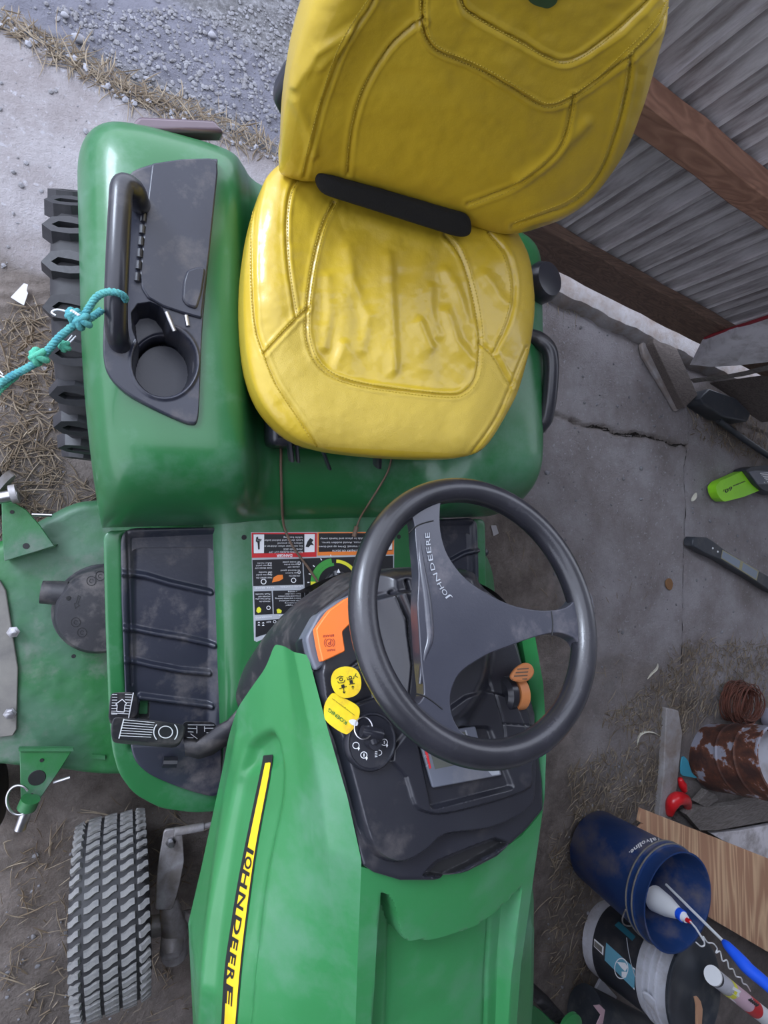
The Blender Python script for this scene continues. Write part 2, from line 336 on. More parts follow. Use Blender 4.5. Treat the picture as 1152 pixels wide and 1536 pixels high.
def floor_mat():
    m = bpy.data.materials.new('dirty_concrete_floor'); m.use_nodes = True; N = m.node_tree.nodes; L = m.node_tree.links; b = N['Principled BSDF']; b.inputs['Roughness'].default_value = .82
    tc = N.new('ShaderNodeTexCoord'); O_ = tc.outputs['Object']
    def noise(sc, det=8, ro=.6, dist=0):
        n = N.new('ShaderNodeTexNoise'); n.inputs['Scale'].default_value = sc; n.inputs['Detail'].default_value = det; n.inputs['Roughness'].default_value = ro; n.inputs['Distortion'].default_value = dist; L.new(O_, n.inputs['Vector']); return n.outputs['Fac']
    def ramp(f, cols):
        cr = N.new('ShaderNodeValToRGB'); e = cr.color_ramp.elements
        while len(e) < len(cols): e.new(.5)
        for k, (p, c) in enumerate(cols): e[k].position = p; e[k].color = (*c, 1)
        L.new(f, cr.inputs[0]); return cr.outputs[0]
    def mix(f, a, c):
        x = N.new('ShaderNodeMix'); x.data_type = 'RGBA'; L.new(f, x.inputs[0]); L.new(a, x.inputs[6]); L.new(c, x.inputs[7]); return x.outputs[2]
    def attr(k): a = N.new('ShaderNodeAttribute'); a.attribute_name = k; return a.outputs['Fac']
    conc = ramp(noise(3.2, 12, .68), [(.34, (.20, .175, .172)), (.48, (.275, .25, .255)), (.56, (.325, .305, .315)), (.7, (.39, .37, .39))])
    spk = ramp(noise(75, 3, .5), [(.62, (0, 0, 0)), (.72, (1, 1, 1))]); light = ramp(noise(2, 2), [(0, (.36, .35, .38)), (1, (.40, .39, .42))]); conc = mix(spk, conc, light)
    dirt = ramp(noise(9, 12, .72), [(.3, (.075, .060, .050)), (.5, (.15, .125, .11)), (.7, (.25, .215, .195))])
    grav = ramp(noise(42, 8, .75), [(.32, (.07, .068, .07)), (.5, (.15, .148, .155)), (.68, (.32, .32, .34))])
    wet = ramp(noise(3, 6), [(.3, (.13, .13, .16)), (.7, (.19, .19, .23))])
    c = mix(attr('dirt'), conc, dirt); c = mix(attr('gravel'), c, grav); c = mix(attr('smooth_track'), c, wet); L.new(c, b.inputs['Base Color'])
    hs = N.new('ShaderNodeMath'); hs.operation = 'ADD'; L.new(noise(110, 6, .75), hs.inputs[0]); L.new(noise(24, 8, .7), hs.inputs[1])
    bp = N.new('ShaderNodeBump'); bp.inputs['Strength'].default_value = .8; bp.inputs['Distance'].default_value = .012; L.new(hs.outputs[0], bp.inputs['Height']); L.new(bp.outputs[0], b.inputs['Normal']); return m
FLOORM = floor_mat()
CURBM = mat('pale_concrete_curb', (.34, .33, .34), .85, col2=(.24, .22, .215), nscale=9, dust=(.2, .15, .12), dscale=14, damt=.7, bump=.4, bscale=60)

# ------------------------------------------------------------------ FLOOR
edge = lambda x: 1.157 - .2016 * x
def axisg(a, b, s, far):
    c = list(np.arange(a, b, s)); lo = [a - .05 * 1.6 ** k for k in range(1, 12)][::-1]; hi = [b + .05 * 1.6 ** k for k in range(1, 12)]; return np.array([x for x in lo if x > -far] + c + [x for x in hi if x < far])
gx = axisg(-.7, 3.3, .009, 9); gy = axisg(-2.5, 1.9, .009, 9)
X_, Y_ = np.meshgrid(gx, gy); Q = np.stack([X_.ravel(), Y_.ravel()], 1)
wob = (vnoise(Q, 6, 3) - .5) * .06; de = Q[:, 1] - edge(Q[:, 0]) + wob * .35
grav = sstep(de, .012)
pj = pix(np.c_[Q, np.zeros(len(Q))]); front = ((np.c_[Q, np.zeros(len(Q))] - CO) @ CM[:, 2]) > .2
n1 = vnoise(Q, 3.2, 11, 5); n2 = vnoise(Q, 14, 5, 4)
dirt_left = np.array([Zp(u, v, 0)[:2] for u, v in [(-150, 330), (0, 340), (60, 330), (100, 300), (420, 330), (480, 700), (700, 765), (760, 800), (850, 860), (900, 960), (1000, 1000), (1040, 1060), (1010, 1250), (950, 1260), (960, 1536), (900, 1900), (-400, 1900), (-400, 800)]])
dm = sstep(sdf(Q, dirt_left) + (n1 - .5) * .5, .10)
slabpatch = np.array([Zp(u, v, 0)[:2] for u, v in [(15, 372), (50, 368), (100, 380), (95, 405), (60, 410), (25, 398)]]); dm = dm * (1 - .8 * sstep(sdf(Q, slabpatch) + (n2 - .5) * .03, .02))
conc2 = np.array([Zp(u, v, 0)[:2] for u, v in [(850, 1000), (960, 980), (985, 1100), (930, 1180), (860, 1130)]]); dm = dm * (1 - .55 * sstep(sdf(Q, conc2) + (n1 - .5) * .4, .2))
corner = sstep(-(Q[:, 1] + 1.05 - .9 * (n1 - .5)), .15) * sstep(Q[:, 0] - 2.1 + (n2 - .5) * .5, .3) * (1 - grav); dm = np.maximum(dm, .8 * corner)
backc = np.array([Zp(u, v, 0)[:2] for u, v in [(1040, 590), (1152, 520), (1400, 500), (1400, 760), (1152, 720), (1075, 660)]]); dm = np.maximum(dm, .85 * sstep(sdf(Q, backc) + (n2 - .5) * .1, .06))
track = sstep(.115 - np.abs(de - .17 - .02 * np.sin(Q[:, 0] * 9)) + (n1 - .5) * .06, .03)
z = (vnoise(Q, 2.5, 21, 4) - .5) * .012 + (n2 - .5) * .004
z = z * (1 + dm) - .004 * dm
z -= grav * (.022 - .02 * (vnoise(Q, 30, 8, 3) - .5))
A0 = Zp(0, 420, 0); A1 = Zp(110, 700, 0)                       # ribbed wheel marks pressed in the dirt
mk = np.array([Zp(u, v, 0)[:2] for u, v in [(-200, 400), (95, 425), (110, 560), (100, 620), (-200, 600)]]); rib = sstep(sdf(Q, mk), .05) * dm
th_ = Q @ np.array([-.25, .97]); z += rib * .0045 * np.sin(th_ * 2 * PI / .034 + 4 * (n1 - .5) * 3)
crackp = np.array([Zp(u, v, 0)[:2] for u, v in [(810, 612), (850, 628), (880, 640), (905, 641), (925, 650), (955, 652), (985, 657), (1010, 666), (1034, 668)]]); dcr = dpoly(Q, crackp) + (n2 - .5) * .03
z -= .022 * np.exp(-(np.clip(dcr, 0, 9) / .007) ** 2)
jointp = np.array([Zp(u, v, 0)[:2] for u, v in [(1034, 668), (1029, 700), (1031, 760), (1027, 850), (1026, 950), (1024, 1050), (1012, 1240), (1000, 1500)]]); dj = dpoly(Q, jointp) + (n2 - .5) * .008
z -= .010 * np.exp(-(np.clip(dj, 0, 9) / .007) ** 2)
rightside = Q[:, 0] > np.interp(Q[:, 1], jointp[::-1, 1], jointp[::-1, 0]); z += np.where(rightside & (Q[:, 1] < edge(Q[:, 0]) - .2), -.008, 0)
dm = np.maximum(dm, .9 * np.exp(-(np.clip(dcr, 0, 9) / .016) ** 2)); dm = np.maximum(dm, .6 * np.exp(-(np.clip(np.abs(de + .0), 0, 9) / .03) ** 2))
fm = MB(); G = np.stack([X_, Y_, z.reshape(X_.shape)], 2); fm.grid(G)
FLOOR = struct(fm.build('floor', FLOORM, None, sharp=0, attrs={'dirt': np.clip(dm, 0, 1), 'gravel': grav, 'smooth_track': track * grav}, fix=False))
FB = fm.bvh()
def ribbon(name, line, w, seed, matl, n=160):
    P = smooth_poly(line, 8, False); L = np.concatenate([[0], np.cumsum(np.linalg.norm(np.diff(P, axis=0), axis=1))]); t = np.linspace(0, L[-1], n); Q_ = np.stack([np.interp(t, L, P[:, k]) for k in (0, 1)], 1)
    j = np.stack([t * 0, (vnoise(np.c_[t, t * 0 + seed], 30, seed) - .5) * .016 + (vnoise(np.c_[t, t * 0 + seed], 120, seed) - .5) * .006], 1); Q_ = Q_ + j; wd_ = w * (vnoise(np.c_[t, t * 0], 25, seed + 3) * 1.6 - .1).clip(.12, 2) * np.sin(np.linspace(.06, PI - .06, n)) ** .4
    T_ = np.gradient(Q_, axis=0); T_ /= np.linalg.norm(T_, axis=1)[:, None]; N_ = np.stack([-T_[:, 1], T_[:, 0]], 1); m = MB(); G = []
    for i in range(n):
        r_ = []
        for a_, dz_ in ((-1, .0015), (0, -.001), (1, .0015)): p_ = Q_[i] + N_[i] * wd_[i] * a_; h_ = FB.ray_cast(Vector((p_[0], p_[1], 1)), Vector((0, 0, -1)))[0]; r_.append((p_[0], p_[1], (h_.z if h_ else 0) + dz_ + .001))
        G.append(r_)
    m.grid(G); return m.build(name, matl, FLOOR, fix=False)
GAPSHADE = mat('gap_shade_black', (.018, .014, .012), .95, bump=.4)
ribbon('floor_crack_shade', crackp[2:], .0075, 3, GAPSHADE); ribbon('floor_joint_shade', jointp[:7], .0028, 8, GAPSHADE, 240)  # near-black ribbons put the shade inside crack and joint into colour
def fz(x, y):
    l = FB.ray_cast(Vector((x, y, 1)), Vector((0, 0, -1)))[0]; return l.z if l else 0

# ------------------------------------------------------------------ BACK WALL
wd = np.array([1, -.2016, 0]); wd /= np.linalg.norm(wd); wn = np.array([.2016, 1, 0]); wn /= np.linalg.norm(wn)   # wn points outside (rear)
WP0 = np.array([0, 1.157, 0])
def WW(s, off, z): return WP0 + wd * s + wn * off + np.array([0, 0, z])
def wall_px(u, v, off=0): p = PL(u, v, WP0, wn, off); return (p - WP0) @ wd, p[2]
wall = struct(bpy.data.objects.new('wall_back', None)); COL.objects.link(wall); wall.location = (1.2, .92, 0); WL['wall_back'] = np.array([1.2, .92, 0])
pitch = .187; s0 = wall_px(890, 383)[0]
sheetdata = None
for k in range(-4, 16):
    m = MB(); G = []
    for i in range(22):
        t = i / 21; s = (pitch + .012) * t; q = s / pitch
        dz = .009 * (math.exp(-((q - .04) / .05) ** 2) + .55 * math.exp(-((q - .35) / .05) ** 2) + .55 * math.exp(-((q - .66) / .05) ** 2))
        G.append([(s, -dz)])
    z0, z1 = .20, 1.56  # top kept low: invented open band above lets sky light onto the seat
    G = [[WW(s0 + k * pitch + a[0][0], .004 + a[0][1] + (.003 if k % 2 else 0), zz) for zz in (z0, .6, 1.1, z1)] for a in G]
    G2 = [[p + wn * .0012 for p in r] for r in G]; m.grid(G); m.grid(G2); o = m.build('metal_sheet', METALW, wall, fix=False)
def girt(z0, z1, th, matl, name, s_a=.72, s_b=5.2):
    m = MB(); P = []
    ns = 60
    sec = [(-.012, z0), (-th, z0 + .004), (-th, z1), (-.012, z1)]
    G = [[WW(s, a + .0015 * math.sin(s * 31 + b * 40), b + .002 * math.sin(s * 17 + a * 90)) for a, b in sec + sec[:1]] for s in np.linspace(s_a, s_b, ns)]
    m.grid(G); m.add([G[0][i] for i in range(4)], [(0, 1, 2, 3)]); m.add([G[-1][i] for i in range(4)], [(3, 2, 1, 0)])
    return m.build(name, matl, wall, bevel=.003)
girt(.155, .305, .048, BEAMD, 'timber_girt'); girt(.715, .785, .085, BEAM, 'timber_girt'); girt(1.45, 1.52, .085, BEAM, 'timber_girt')
m = MB(); m.box(WW(.71, -.03, 1.25), (.10, .10, 2.5), np.stack([wd, wn, [0, 0, 1]], 1)); m.build('end_post', BEAMD, wall, bevel=.004)
# concrete curb under the girt, sitting proud in the daylight gap
m = MB(); G = []
for s in np.linspace(.75, 5.2, 140):
    w_ = .006 * math.sin(s * 23) + .004 * math.sin(s * 61 + 1)
    G.append([WW(s, a + w_ * b, c) for a, b, c in [(-.055, 1, -.05), (-.05, 1, .03), (-.035, .6, .055), (.02, 0, .062), (.11, 0, .06), (.115, 0, -.1)]])
m.grid(G); m.build('concrete_curb', CURBM, wall)

# ================================================================== LAWN TRACTOR
XM = .412
T = thing('lawn_tractor', 'green riding lawn tractor with yellow vinyl seat and black steering wheel', 'lawn tractor', (XM, 0, 0))
MIR = lambda P: [(2 * XM - x, y, z) for x, y, z in P]

# ---- rear fender shell
fsec = [(.452, .34), (.465, .42), (.470, .52), (.462, .60), (.435, .648), (.39, .666), (.33, .669), (.27, .667), (.235, .655), (.212, .62), (.192, .585), (.16, .562), (.10, .556), (0, .556)]
sp = smooth_poly([(-a, b) for a, b in fsec], 5, False); full = np.vstack([sp, (sp * [-1, 1])[::-1][1:]])
def fg(y):
    g = 1.0
    if y < .125: g = math.sqrt(max(0, 1 - ((.125 - y) / .145) ** 2.4))
    if y > .52: g = min(g, math.sqrt(max(0, 1 - ((y - .52) / .155) ** 3.0)))
    return g
ys = np.concatenate([[-.02], -.02 + .145 * (1 - np.cos(np.linspace(0, PI / 2, 26)))[1:] , np.linspace(.135, .51, 30), .52 + .155 * np.sin(np.linspace(0.02, PI / 2, 24))])
G = []
for y in ys:
    g = fg(y); wf = .955 + .045 * math.sin(min(1, max(0, (y + .02) / .35)) * PI / 2) - .20 * (1 - math.sqrt(max(0, 1 - (max(0, y - .56) / .117) ** 2)))
    row = []
    for s, z in full:
        zb = .40; zz = zb + (z - zb) * g if z > zb else z
        cen = math.exp(-(s / .24) ** 4); zz += .0 * cen
        row.append((XM + s * wf, y, zz))
    G.append(row)
G = np.array(G); Fq = G.reshape(-1, 3); qq = pix(Fq); pk = (sdf(qq, [(205, 290), (300, 270), (288, 500), (284, 600), (250, 600), (180, 560), (180, 480)]) > 0) & (Fq[:, 2] > .6); Fq[pk, 2] -= .135; G = Fq.reshape(G.shape)
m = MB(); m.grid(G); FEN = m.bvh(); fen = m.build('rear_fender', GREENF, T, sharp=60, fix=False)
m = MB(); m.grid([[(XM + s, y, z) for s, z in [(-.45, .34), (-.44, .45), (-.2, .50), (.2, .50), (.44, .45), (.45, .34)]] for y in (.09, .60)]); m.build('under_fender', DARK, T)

# ---- left console panel with cup holder
CZ = .6705
cp = [(213, 252), (250, 243), (318, 239), (326, 247), (322, 300), (312, 400), (303, 500), (299, 600), (296, 632), (288, 638), (268, 632), (225, 612), (188, 590), (164, 565), (155, 535), (156, 480), (163, 400), (168, 330), (180, 285), (195, 262)]
def to3z(zc):
    return lambda Q: np.array([Zp(u, v, zc) for u, v in Q])
cup = [(245, 533)]; slot = zoom([(425, 880), (450, 845), (500, 838), (540, 855), (575, 900), (590, 950), (640, 985), (600, 1060), (500, 1095), (455, 1020), (430, 950)], 3.0316, 60, 180)
def rel_console(X3, r):
    q = pix(X3); h = np.zeros(len(q))
    cd_ = np.hypot((q[:, 0] - 247) / 48, (q[:, 1] - 543) / 52)
    h -= .075 * np.clip((1 - cd_) * 9, 0, 1)
    h += .003 * np.exp(-((cd_ - 1.06) / .05) ** 2)
    h -= np.where(cd_ > .9, .05, 0) * sstep(sdf(q, slot), 4)
    return h
m = pillow(smooth_poly(cp, 3), (240, 470), to3z(CZ), (0, 0, 1), 110, .006, .97, .02, rel_console, back=False, nth=420)
CON = m.bvh(); con = m.build('console_panel', BLACKM, T, sharp=50, fix=False)
def pxprism(pts, z, h, name, matl, parent, bevel=.002, smooth=0, plane=None, seg=2, rnd_=0):
    P = smooth_poly(pts, smooth) if smooth else (round_poly(pts, rnd_) if rnd_ else pts)
    if plane: P3 = [PL(u, v, plane[0], plane[1], z) for u, v in P]; n = np.array(plane[1], float); n /= np.linalg.norm(n)
    else: P3 = [Zp(u, v, z) for u, v in P]; n = np.array([0, 0, 1.])
    m = MB(); m.prism(P3, n * h); o = m.build(name, matl, parent, bevel=bevel, seg=seg); return o, m
lid = zoom([(507, 208), (640, 188), (775, 183), (803, 205), (806, 250), (770, 600), (735, 880), (735, 908), (650, 885), (560, 855), (490, 815), (462, 770), (452, 715), (470, 520), (490, 350)], 3.0316, 60, 180)
lo, lm_ = pxprism(lid, CZ + .004, .007, 'console_lid', BLACKM, T, .003, rnd_=4)
LIDB = lm_.bvh()
latch = zoom([(665, 690), (720, 670), (752, 680), (735, 790), (712, 862), (670, 850), (645, 820), (650, 740)], 3.0316, 60, 180)
pxprism(latch, CZ + .010, .006, 'latch', BLACKM, lo, .003, rnd_=5)
for k in range(7):
    t = k / 6; p = (1 - t) * np.array([217.5, 303]) + t * np.array([206.5, 410]); m = MB()
    a = Zp(p[0], p[1], CZ + .010); b_ = Zp(p[0] - .9, p[1] + 12, CZ + .010); m.tube([a, b_], .0042, 10); m.build('hinge_knuckle', BLACK, lo)
m = MB(); a = Zp(262, 497, CZ + .012); b_ = Zp(250, 468, CZ + .012); m.tube([b_, a], .0032, 10); m.build('metal_pin', CHROME, con)
m = MB(); a = Zp(279, 473, CZ + .008); b_ = Zp(282, 489, CZ + .008); m.tube([a, b_], .0032, 8); m.build('metal_pin', CHROME, con)

# ---- grab handles
def handle(P, r, name='grab_handle'):
    m = MB(); P = smooth_poly(P, 8, False); m.tube(P, r, 18); return m.build(name, BLACK, T, sharp=60)
handle([Zp(212, 310, .655), Zp(207, 300, .70), Zp(200, 284, .722), Zp(184, 280, .735), Zp(180, 320, .738), Zp(176, 400, .735), Zp(174, 460, .722), Zp(176, 500, .70), Zp(182, 520, .665)], .0150)
handle([Zp(760, 500, .63), Zp(795, 505, .66), Zp(812, 512, .675), Zp(825, 530, .68), Zp(826, 570, .672), Zp(820, 620, .655), Zp(812, 637, .64), Zp(792, 655, .60), Zp(765, 668, .57)], .0165)
m = MB(); c0 = Zp(797, 432, .64); m.lathe([(.0, .0), (.034, .0), (.043, .014), (.043, .038), (.036, .052), (.014, .056), (0, .056)], c0, c0 + np.array([.1, .02, .9]), 28); m.build('lift_knob', BLACK, T)
m = MB(); m.tube([c0 - np.array([0, 0, .09]), c0], .012, 12); m.build('lever_stem', BLACK, T); m = MB(); m.tube([Zp(768, 372, .60), Zp(764, 368, .64)], [.026, .022], 16); m.build('rear_knob', BLACK, T)
pxprism([(190, 212), (207, 192), (318, 196), (333, 214)], .60, .03, 'tail_light', LAMP, T, .006)
m = MB(); P = [(2 * XM - Zp(u, v, .60)[0], Zp(u, v, .60)[1], .60) for u, v in [(190, 212), (207, 192), (318, 196), (333, 214)]]; m.prism(P, (0, 0, .03)); m.build('tail_light', LAMP, T, bevel=.006)

# ---- footboards: green tray, black mat with ribs, on both sides
PZ = .405
fo = [(155, 797), (250, 793), (352, 793), (352, 1000), (346, 1215), (325, 1217), (290, 1219), (240, 1212), (200, 1190), (178, 1160), (168, 1125), (163, 1064), (158, 930)]
def rel_tray(X3, r):
    q = pix(X3); return -.026 * sstep(sdf(q, np.array([(190, 806), (326, 798), (326, 1000), (324, 1120), (200, 1120), (192, 1000)])), 12)
ma = [(181, 803), (195, 792), (325, 791), (333, 800), (333, 870), (336, 930), (334, 1000), (332, 1080), (332, 1180), (322, 1192), (290, 1184), (255, 1172), (222, 1158), (200, 1138), (189, 1080), (186, 1000), (182, 900)]
ribs = [zoom(r, 2.743, 0, 700) for r in ([(505, 438), (600, 452), (700, 482), (868, 520)], [(505, 662), (640, 690), (760, 710), (880, 738)], [(510, 795), (620, 822), (740, 845), (862, 856)], [(580, 955), (680, 968), (780, 980), (870, 992)])]
def rel_mat(X3, r):
    q = pix(X3); h = -.016 * sstep(sdf(q, np.array([(196, 806), (322, 800), (322, 1000), (320, 1110), (200, 1110), (196, 1000)])), 10)
    for rb in ribs: h += .010 * np.exp(-(dpoly(q, rb) / 4.2) ** 4)
    h -= .003 * np.exp(-((q[:, 0] - (191 + (q[:, 1] - 800) * .03)) / 2.0) ** 2) * (q[:, 1] < 1030)
    h -= .05 * sstep(sdf(q, [(212, 1058), (222, 1058), (221, 1078), (210, 1078)]), 3)
    h += .012 * np.clip((q[:, 1] - 1090) / 90, 0, 1)
    return h
m = pillow(round_poly(fo, 14), (255, 1000), to3z(PZ), (0, 0, 1), 30, .004, .93, .055, rel_tray, nth=300)
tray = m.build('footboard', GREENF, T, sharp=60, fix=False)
mm = pillow(round_poly(ma, 14), (258, 990), to3z(PZ + .0052), (0, 0, 1), 130, .004, .96, .006, rel_mat, back=False, nth=420)
MATB = mm.bvh(); mato = mm.build('foot_mat', [BLACKM, DARK], tray, sharp=60, fix=False)
qd = pix(np.array([np.array(p.center) + WL[mato.name] for p in mato.data.polygons])); mato.data.polygons.foreach_set('material_index', (sdf(qd, [(209, 1055), (225, 1055), (224, 1082), (208, 1082)]) > 0).astype(np.int32))
for src, nm, mt, par in ((m, 'footboard', GREENF, T), (mm, 'foot_mat', BLACKM, None)):
    q = MB(); V = np.vstack(src.v).copy(); V[:, 0] = 2 * XM - V[:, 0]; q.add(V, [f[::-1] for f in src.f]); o = q.build(nm, mt, par or tray2, sharp=60, fix=False)
    if nm == 'footboard': tray2 = o
# ---- centre tunnel and operator decals
G = []
for y in np.linspace(.03, -.46, 20):
    G.append([(XM + s, y, z + .0) for s, z in [(-.26, .36), (-.247, .405), (-.236, .436), (-.222, .448), (-.19, .452), (0, .452), (.19, .452), (.222, .448), (.236, .436), (.247, .405), (.26, .36)]])
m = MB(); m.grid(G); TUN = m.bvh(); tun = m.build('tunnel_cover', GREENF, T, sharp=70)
for (u, v) in ((366, 806), (598, 805)):
    m = MB(); c = hit(TUN, u, v, .0003); m.lathe([(.0, 0), (.0052, 0), (.0052, .0008), (0, .0008)], c, c + np.array([0, 0, 1]), 16); m.build('bolt_hole', DARK, tun)
def zz(pts): return zoom(pts, 5.0087, 370, 780)
dec = MB()  # 0 ink, 1 white, 2 red, 3 orange, 4 green, 5 yellow, 6 grey print
DM = [INK, WHITE, REDP, ORP, GRP, YEP, PALE]
flatface(dec, zz([(32, 92), (1108, 88), (1105, 560), (700, 560), (350, 800), (75, 915), (55, 905)]), TUN, .0006, 6)
def dpatch(q, mi, off): patch(dec, TUN, zz(q), 1, 1, off, mi)
dpatch([(36, 96), (526, 96), (524, 276), (38, 284)], 2, .0010); dpatch([(48, 106), (512, 106), (510, 240), (50, 252)], 0, .0014)
dpatch([(530, 92), (1106, 90), (1104, 258), (530, 268)], 3, .0010); dpatch([(540, 100), (1094, 98), (1092, 228), (540, 240)], 0, .0014)
dpatch([(50, 108), (130, 108), (128, 248), (52, 250)], 1, .0018); dpatch([(432, 106), (510, 106), (508, 240), (432, 242)], 1, .0018); dpatch([(1018, 100), (1092, 100), (1090, 222), (1018, 224)], 1, .0018)
dpatch([(42, 300), (416, 290), (424, 484), (48, 496)], 0, .0014); dpatch([(54, 536), (186, 532), (194, 706), (60, 712)], 0, .0014); dpatch([(196, 530), (430, 526), (438, 700), (202, 706)], 0, .0014)
flatface(dec, zz([(66, 756), (440, 730), (380, 780), (66, 880)]), TUN, .0014, 0)
flatface(dec, zz([(424, 288), (1098, 268), (1100, 560), (720, 560), (480, 690), (444, 716)]), TUN, .0014, 0)
def dtext(b, A, B, h, mi=1, bold=False):   # text on the decals is upside down in the photograph: it faces the seat
    ptext(dec, TUN, b, zz([A])[0], zz([B])[0], (0, h / 5.0087), .0024, bold, mi)
dtext('DANGER', (340, 256), (222, 258), 20, 1, True)
for i, t in enumerate(['ROTATING BLADES CUT OFF', 'ARMS AND LEGS', 'Do not mow when children or', 'others are around', 'Look down and behind before and', 'while backing']):
    y = 234 - i * 22; dtext(t, (418, y), (418 - 11 * len(t), y + 1), 13)
for i, t in enumerate(['TO AVOID SERIOUS INJURY OR DEATH', 'Read operator\'s manual. Drive up and down', 'slopes, not across. Avoid sudden turns.', 'Keep all shields in place and hands away']):
    y = 222 - i * 30; dtext(t, (1006, y), (1006 - 11.4 * len(t), y + 2), 14)
dtext('CRUISE CONTROL', (420, 490), (250, 496), 13); dtext('PARK BRAKE', (204, 498), (62, 504), 13)
dtext('MOWER/PTO', (186, 718), (66, 726), 12); dtext('To remove debris', (430, 702), (240, 712), 10)
for i, t in enumerate(['CRUISE ON', 'Press button', 'to desired speed']): dtext(t, (398, 412 - i * 20), (398 - 9 * len(t), 414 - i * 20), 11)
for i, t in enumerate(['CRUISE OFF', 'Depress brake', 'or brake pedal']): dtext(t, (396, 346 - i * 18), (396 - 9 * len(t), 348 - i * 18), 10)
for i, t in enumerate(['PARK BRAKE ON', 'Depress pedal', 'Lift handle']): dtext(t, (188, 426 - i * 20), (188 - 9 * len(t), 428 - i * 20), 11)
for i, t in enumerate(['PARK BRAKE OFF', 'Depress pedal', 'Lower handle']): dtext(t, (186, 354 - i * 18), (186 - 9 * len(t), 356 - i * 18), 10)
for i, t in enumerate(['MOWER ON', 'Pull handle', 'MOWER OFF', 'Push handle']): dtext(t, (174, 604 - i * 18), (174 - 10 * len(t), 606 - i * 18), 10)
for i, t in enumerate(['To PTO engaged', 'while reversing', 'Look down and behind', 'before and while backing', 'press and hold switch', 'Keep area clear', 'while mowing']): dtext(t, (404, 634 - i * 17), (404 - 8 * len(t), 636 - i * 17), 10)
dtext('FWD', (330, 744), (300, 748), 12); dtext('REV', (180, 756), (145, 760), 12); dtext('Forward/reverse foot pedals', (400, 776), (120, 872), 13)
flatface(dec, zz([(188, 468), (200, 430), (232, 412), (268, 410), (272, 440), (240, 458)]), TUN, .0024, 3)
for c in ([(76, 660), (92, 650), (108, 668), (104, 690), (84, 698), (70, 684)], [(222, 672), (240, 664), (262, 680), (256, 698), (228, 700)], [(1022, 376), (1046, 376), (1050, 392), (1022, 392)]): flatface(dec, zz(c), TUN, .0024, 5)
def darc(cx, cy, r0, r1, a0, a1, mi, off=.0024, n=14):
    for i in range(n):
        a, b_ = a0 + (a1 - a0) * i / n, a0 + (a1 - a0) * (i + 1) / n
        flatface(dec, zz([(cx + r * math.cos(math.radians(t)), cy - r * math.sin(math.radians(t)) * .98) for r, t in ((r0, a), (r1, a), (r1, b_), (r0, b_))]), TUN, off, mi)
kc = (665, 468)
darc(*kc, 150, 188, 100, 178, 4); darc(*kc, 150, 188, 178, 285, 5); darc(*kc, 150, 175, 20, 88, 5); darc(*kc, 150, 160, 285, 330, 4); darc(*kc, 128, 150, 95, 300, 4)
for a in (100, 122, 143, 162, 180, 200, 222, 245): 
    for r in (188,): flatface(dec, zz([(kc[0] + r_ * math.cos(math.radians(a + d)), kc[1] - r_ * math.sin(math.radians(a + d))) for r_, d in ((196, -1), (212, -1), (212, 1), (196, 1))]), TUN, .0024, 1)
for c, r in (((350, 452), 20), ((125, 462), 22), ((170, 400), 12), ((170, 332), 12), ((392, 392), 12), ((392, 324), 12), ((404, 664), 15), ((162, 658), 16), ((246, 764), 16), ((208, 762), 12)): darc(c[0], c[1], r * .72, r, 0, 360, 1, n=10)
for x, y in ((90, 768), (122, 770), (90, 786), (122, 788), (345, 752), (372, 744), (345, 768), (372, 760)): flatface(dec, zz([(x - 10, y + 5), (x + 10, y + 5), (x, y - 6)]), TUN, .0024, 1)
# warning pictograms
for q in ([(70, 130), (84, 124), (84, 140), (112, 144), (104, 160), (96, 160), (96, 220), (84, 222), (80, 170), (66, 160)], [(440, 200), (455, 160), (475, 135), (500, 150), (486, 168), (505, 190), (480, 186), (462, 205)], [(1030, 180), (1040, 140), (1058, 122), (1082, 150), (1070, 160), (1078, 190), (1056, 172), (1044, 196)]): flatface(dec, zz(q), TUN, .0024, 0)
o = dec.build('operator_decal', DM, tun, smooth=False, fix=False); o['label'] = 'black instruction decal with red danger and orange warning blocks, upside down'
# height knob on the tunnel
c0 = hit(TUN, *zz([(672, 480)])[0], .001); m = MB(); m.lathe([(.0285, 0), (.030, .004), (.028, .012), (.024, .014), (0, .014)], c0, c0 + [0, 0, 1], 32); kn = m.build('cutting_height_knob', BLACKD, T)
for a in (100, 190, 290): m = MB(); d_ = np.array([math.cos(math.radians(a)), math.sin(math.radians(a)), 0]); m.tube([c0 + d_ * .014 + [0, 0, .018], c0 + d_ * .031 + [0, 0, .013]], [.010, .008], 12); m.build('knob_lobe', BLACK, kn)
m = MB(); m.lathe([(.018, .010), (.018, .026), (.016, .029), (0, .029)], c0, c0 + [0, 0, 1], 28); kb = m.bvh(); m.build('knob_cap', BLACK, kn)
m = MB(); kp = lambda pts: [Zp(*zz([p])[0], c0[2] + .0295) for p in pts]
m.add(kp([(676, 396), (704, 396), (690, 366)]), [(0, 1, 2)]); 
for q in ([(640, 432), (716, 430), (716, 440), (640, 442)], [(660, 448), (700, 446), (716, 470), (716, 480), (664, 480)], [(630, 468), (652, 468), (652, 474), (630, 474)], [(640, 484), (650, 484), (650, 490), (640, 490)]): m.add(kp(q), [tuple(range(len(q)))])
m.build('knob_print', WHITE, kn, smooth=False)
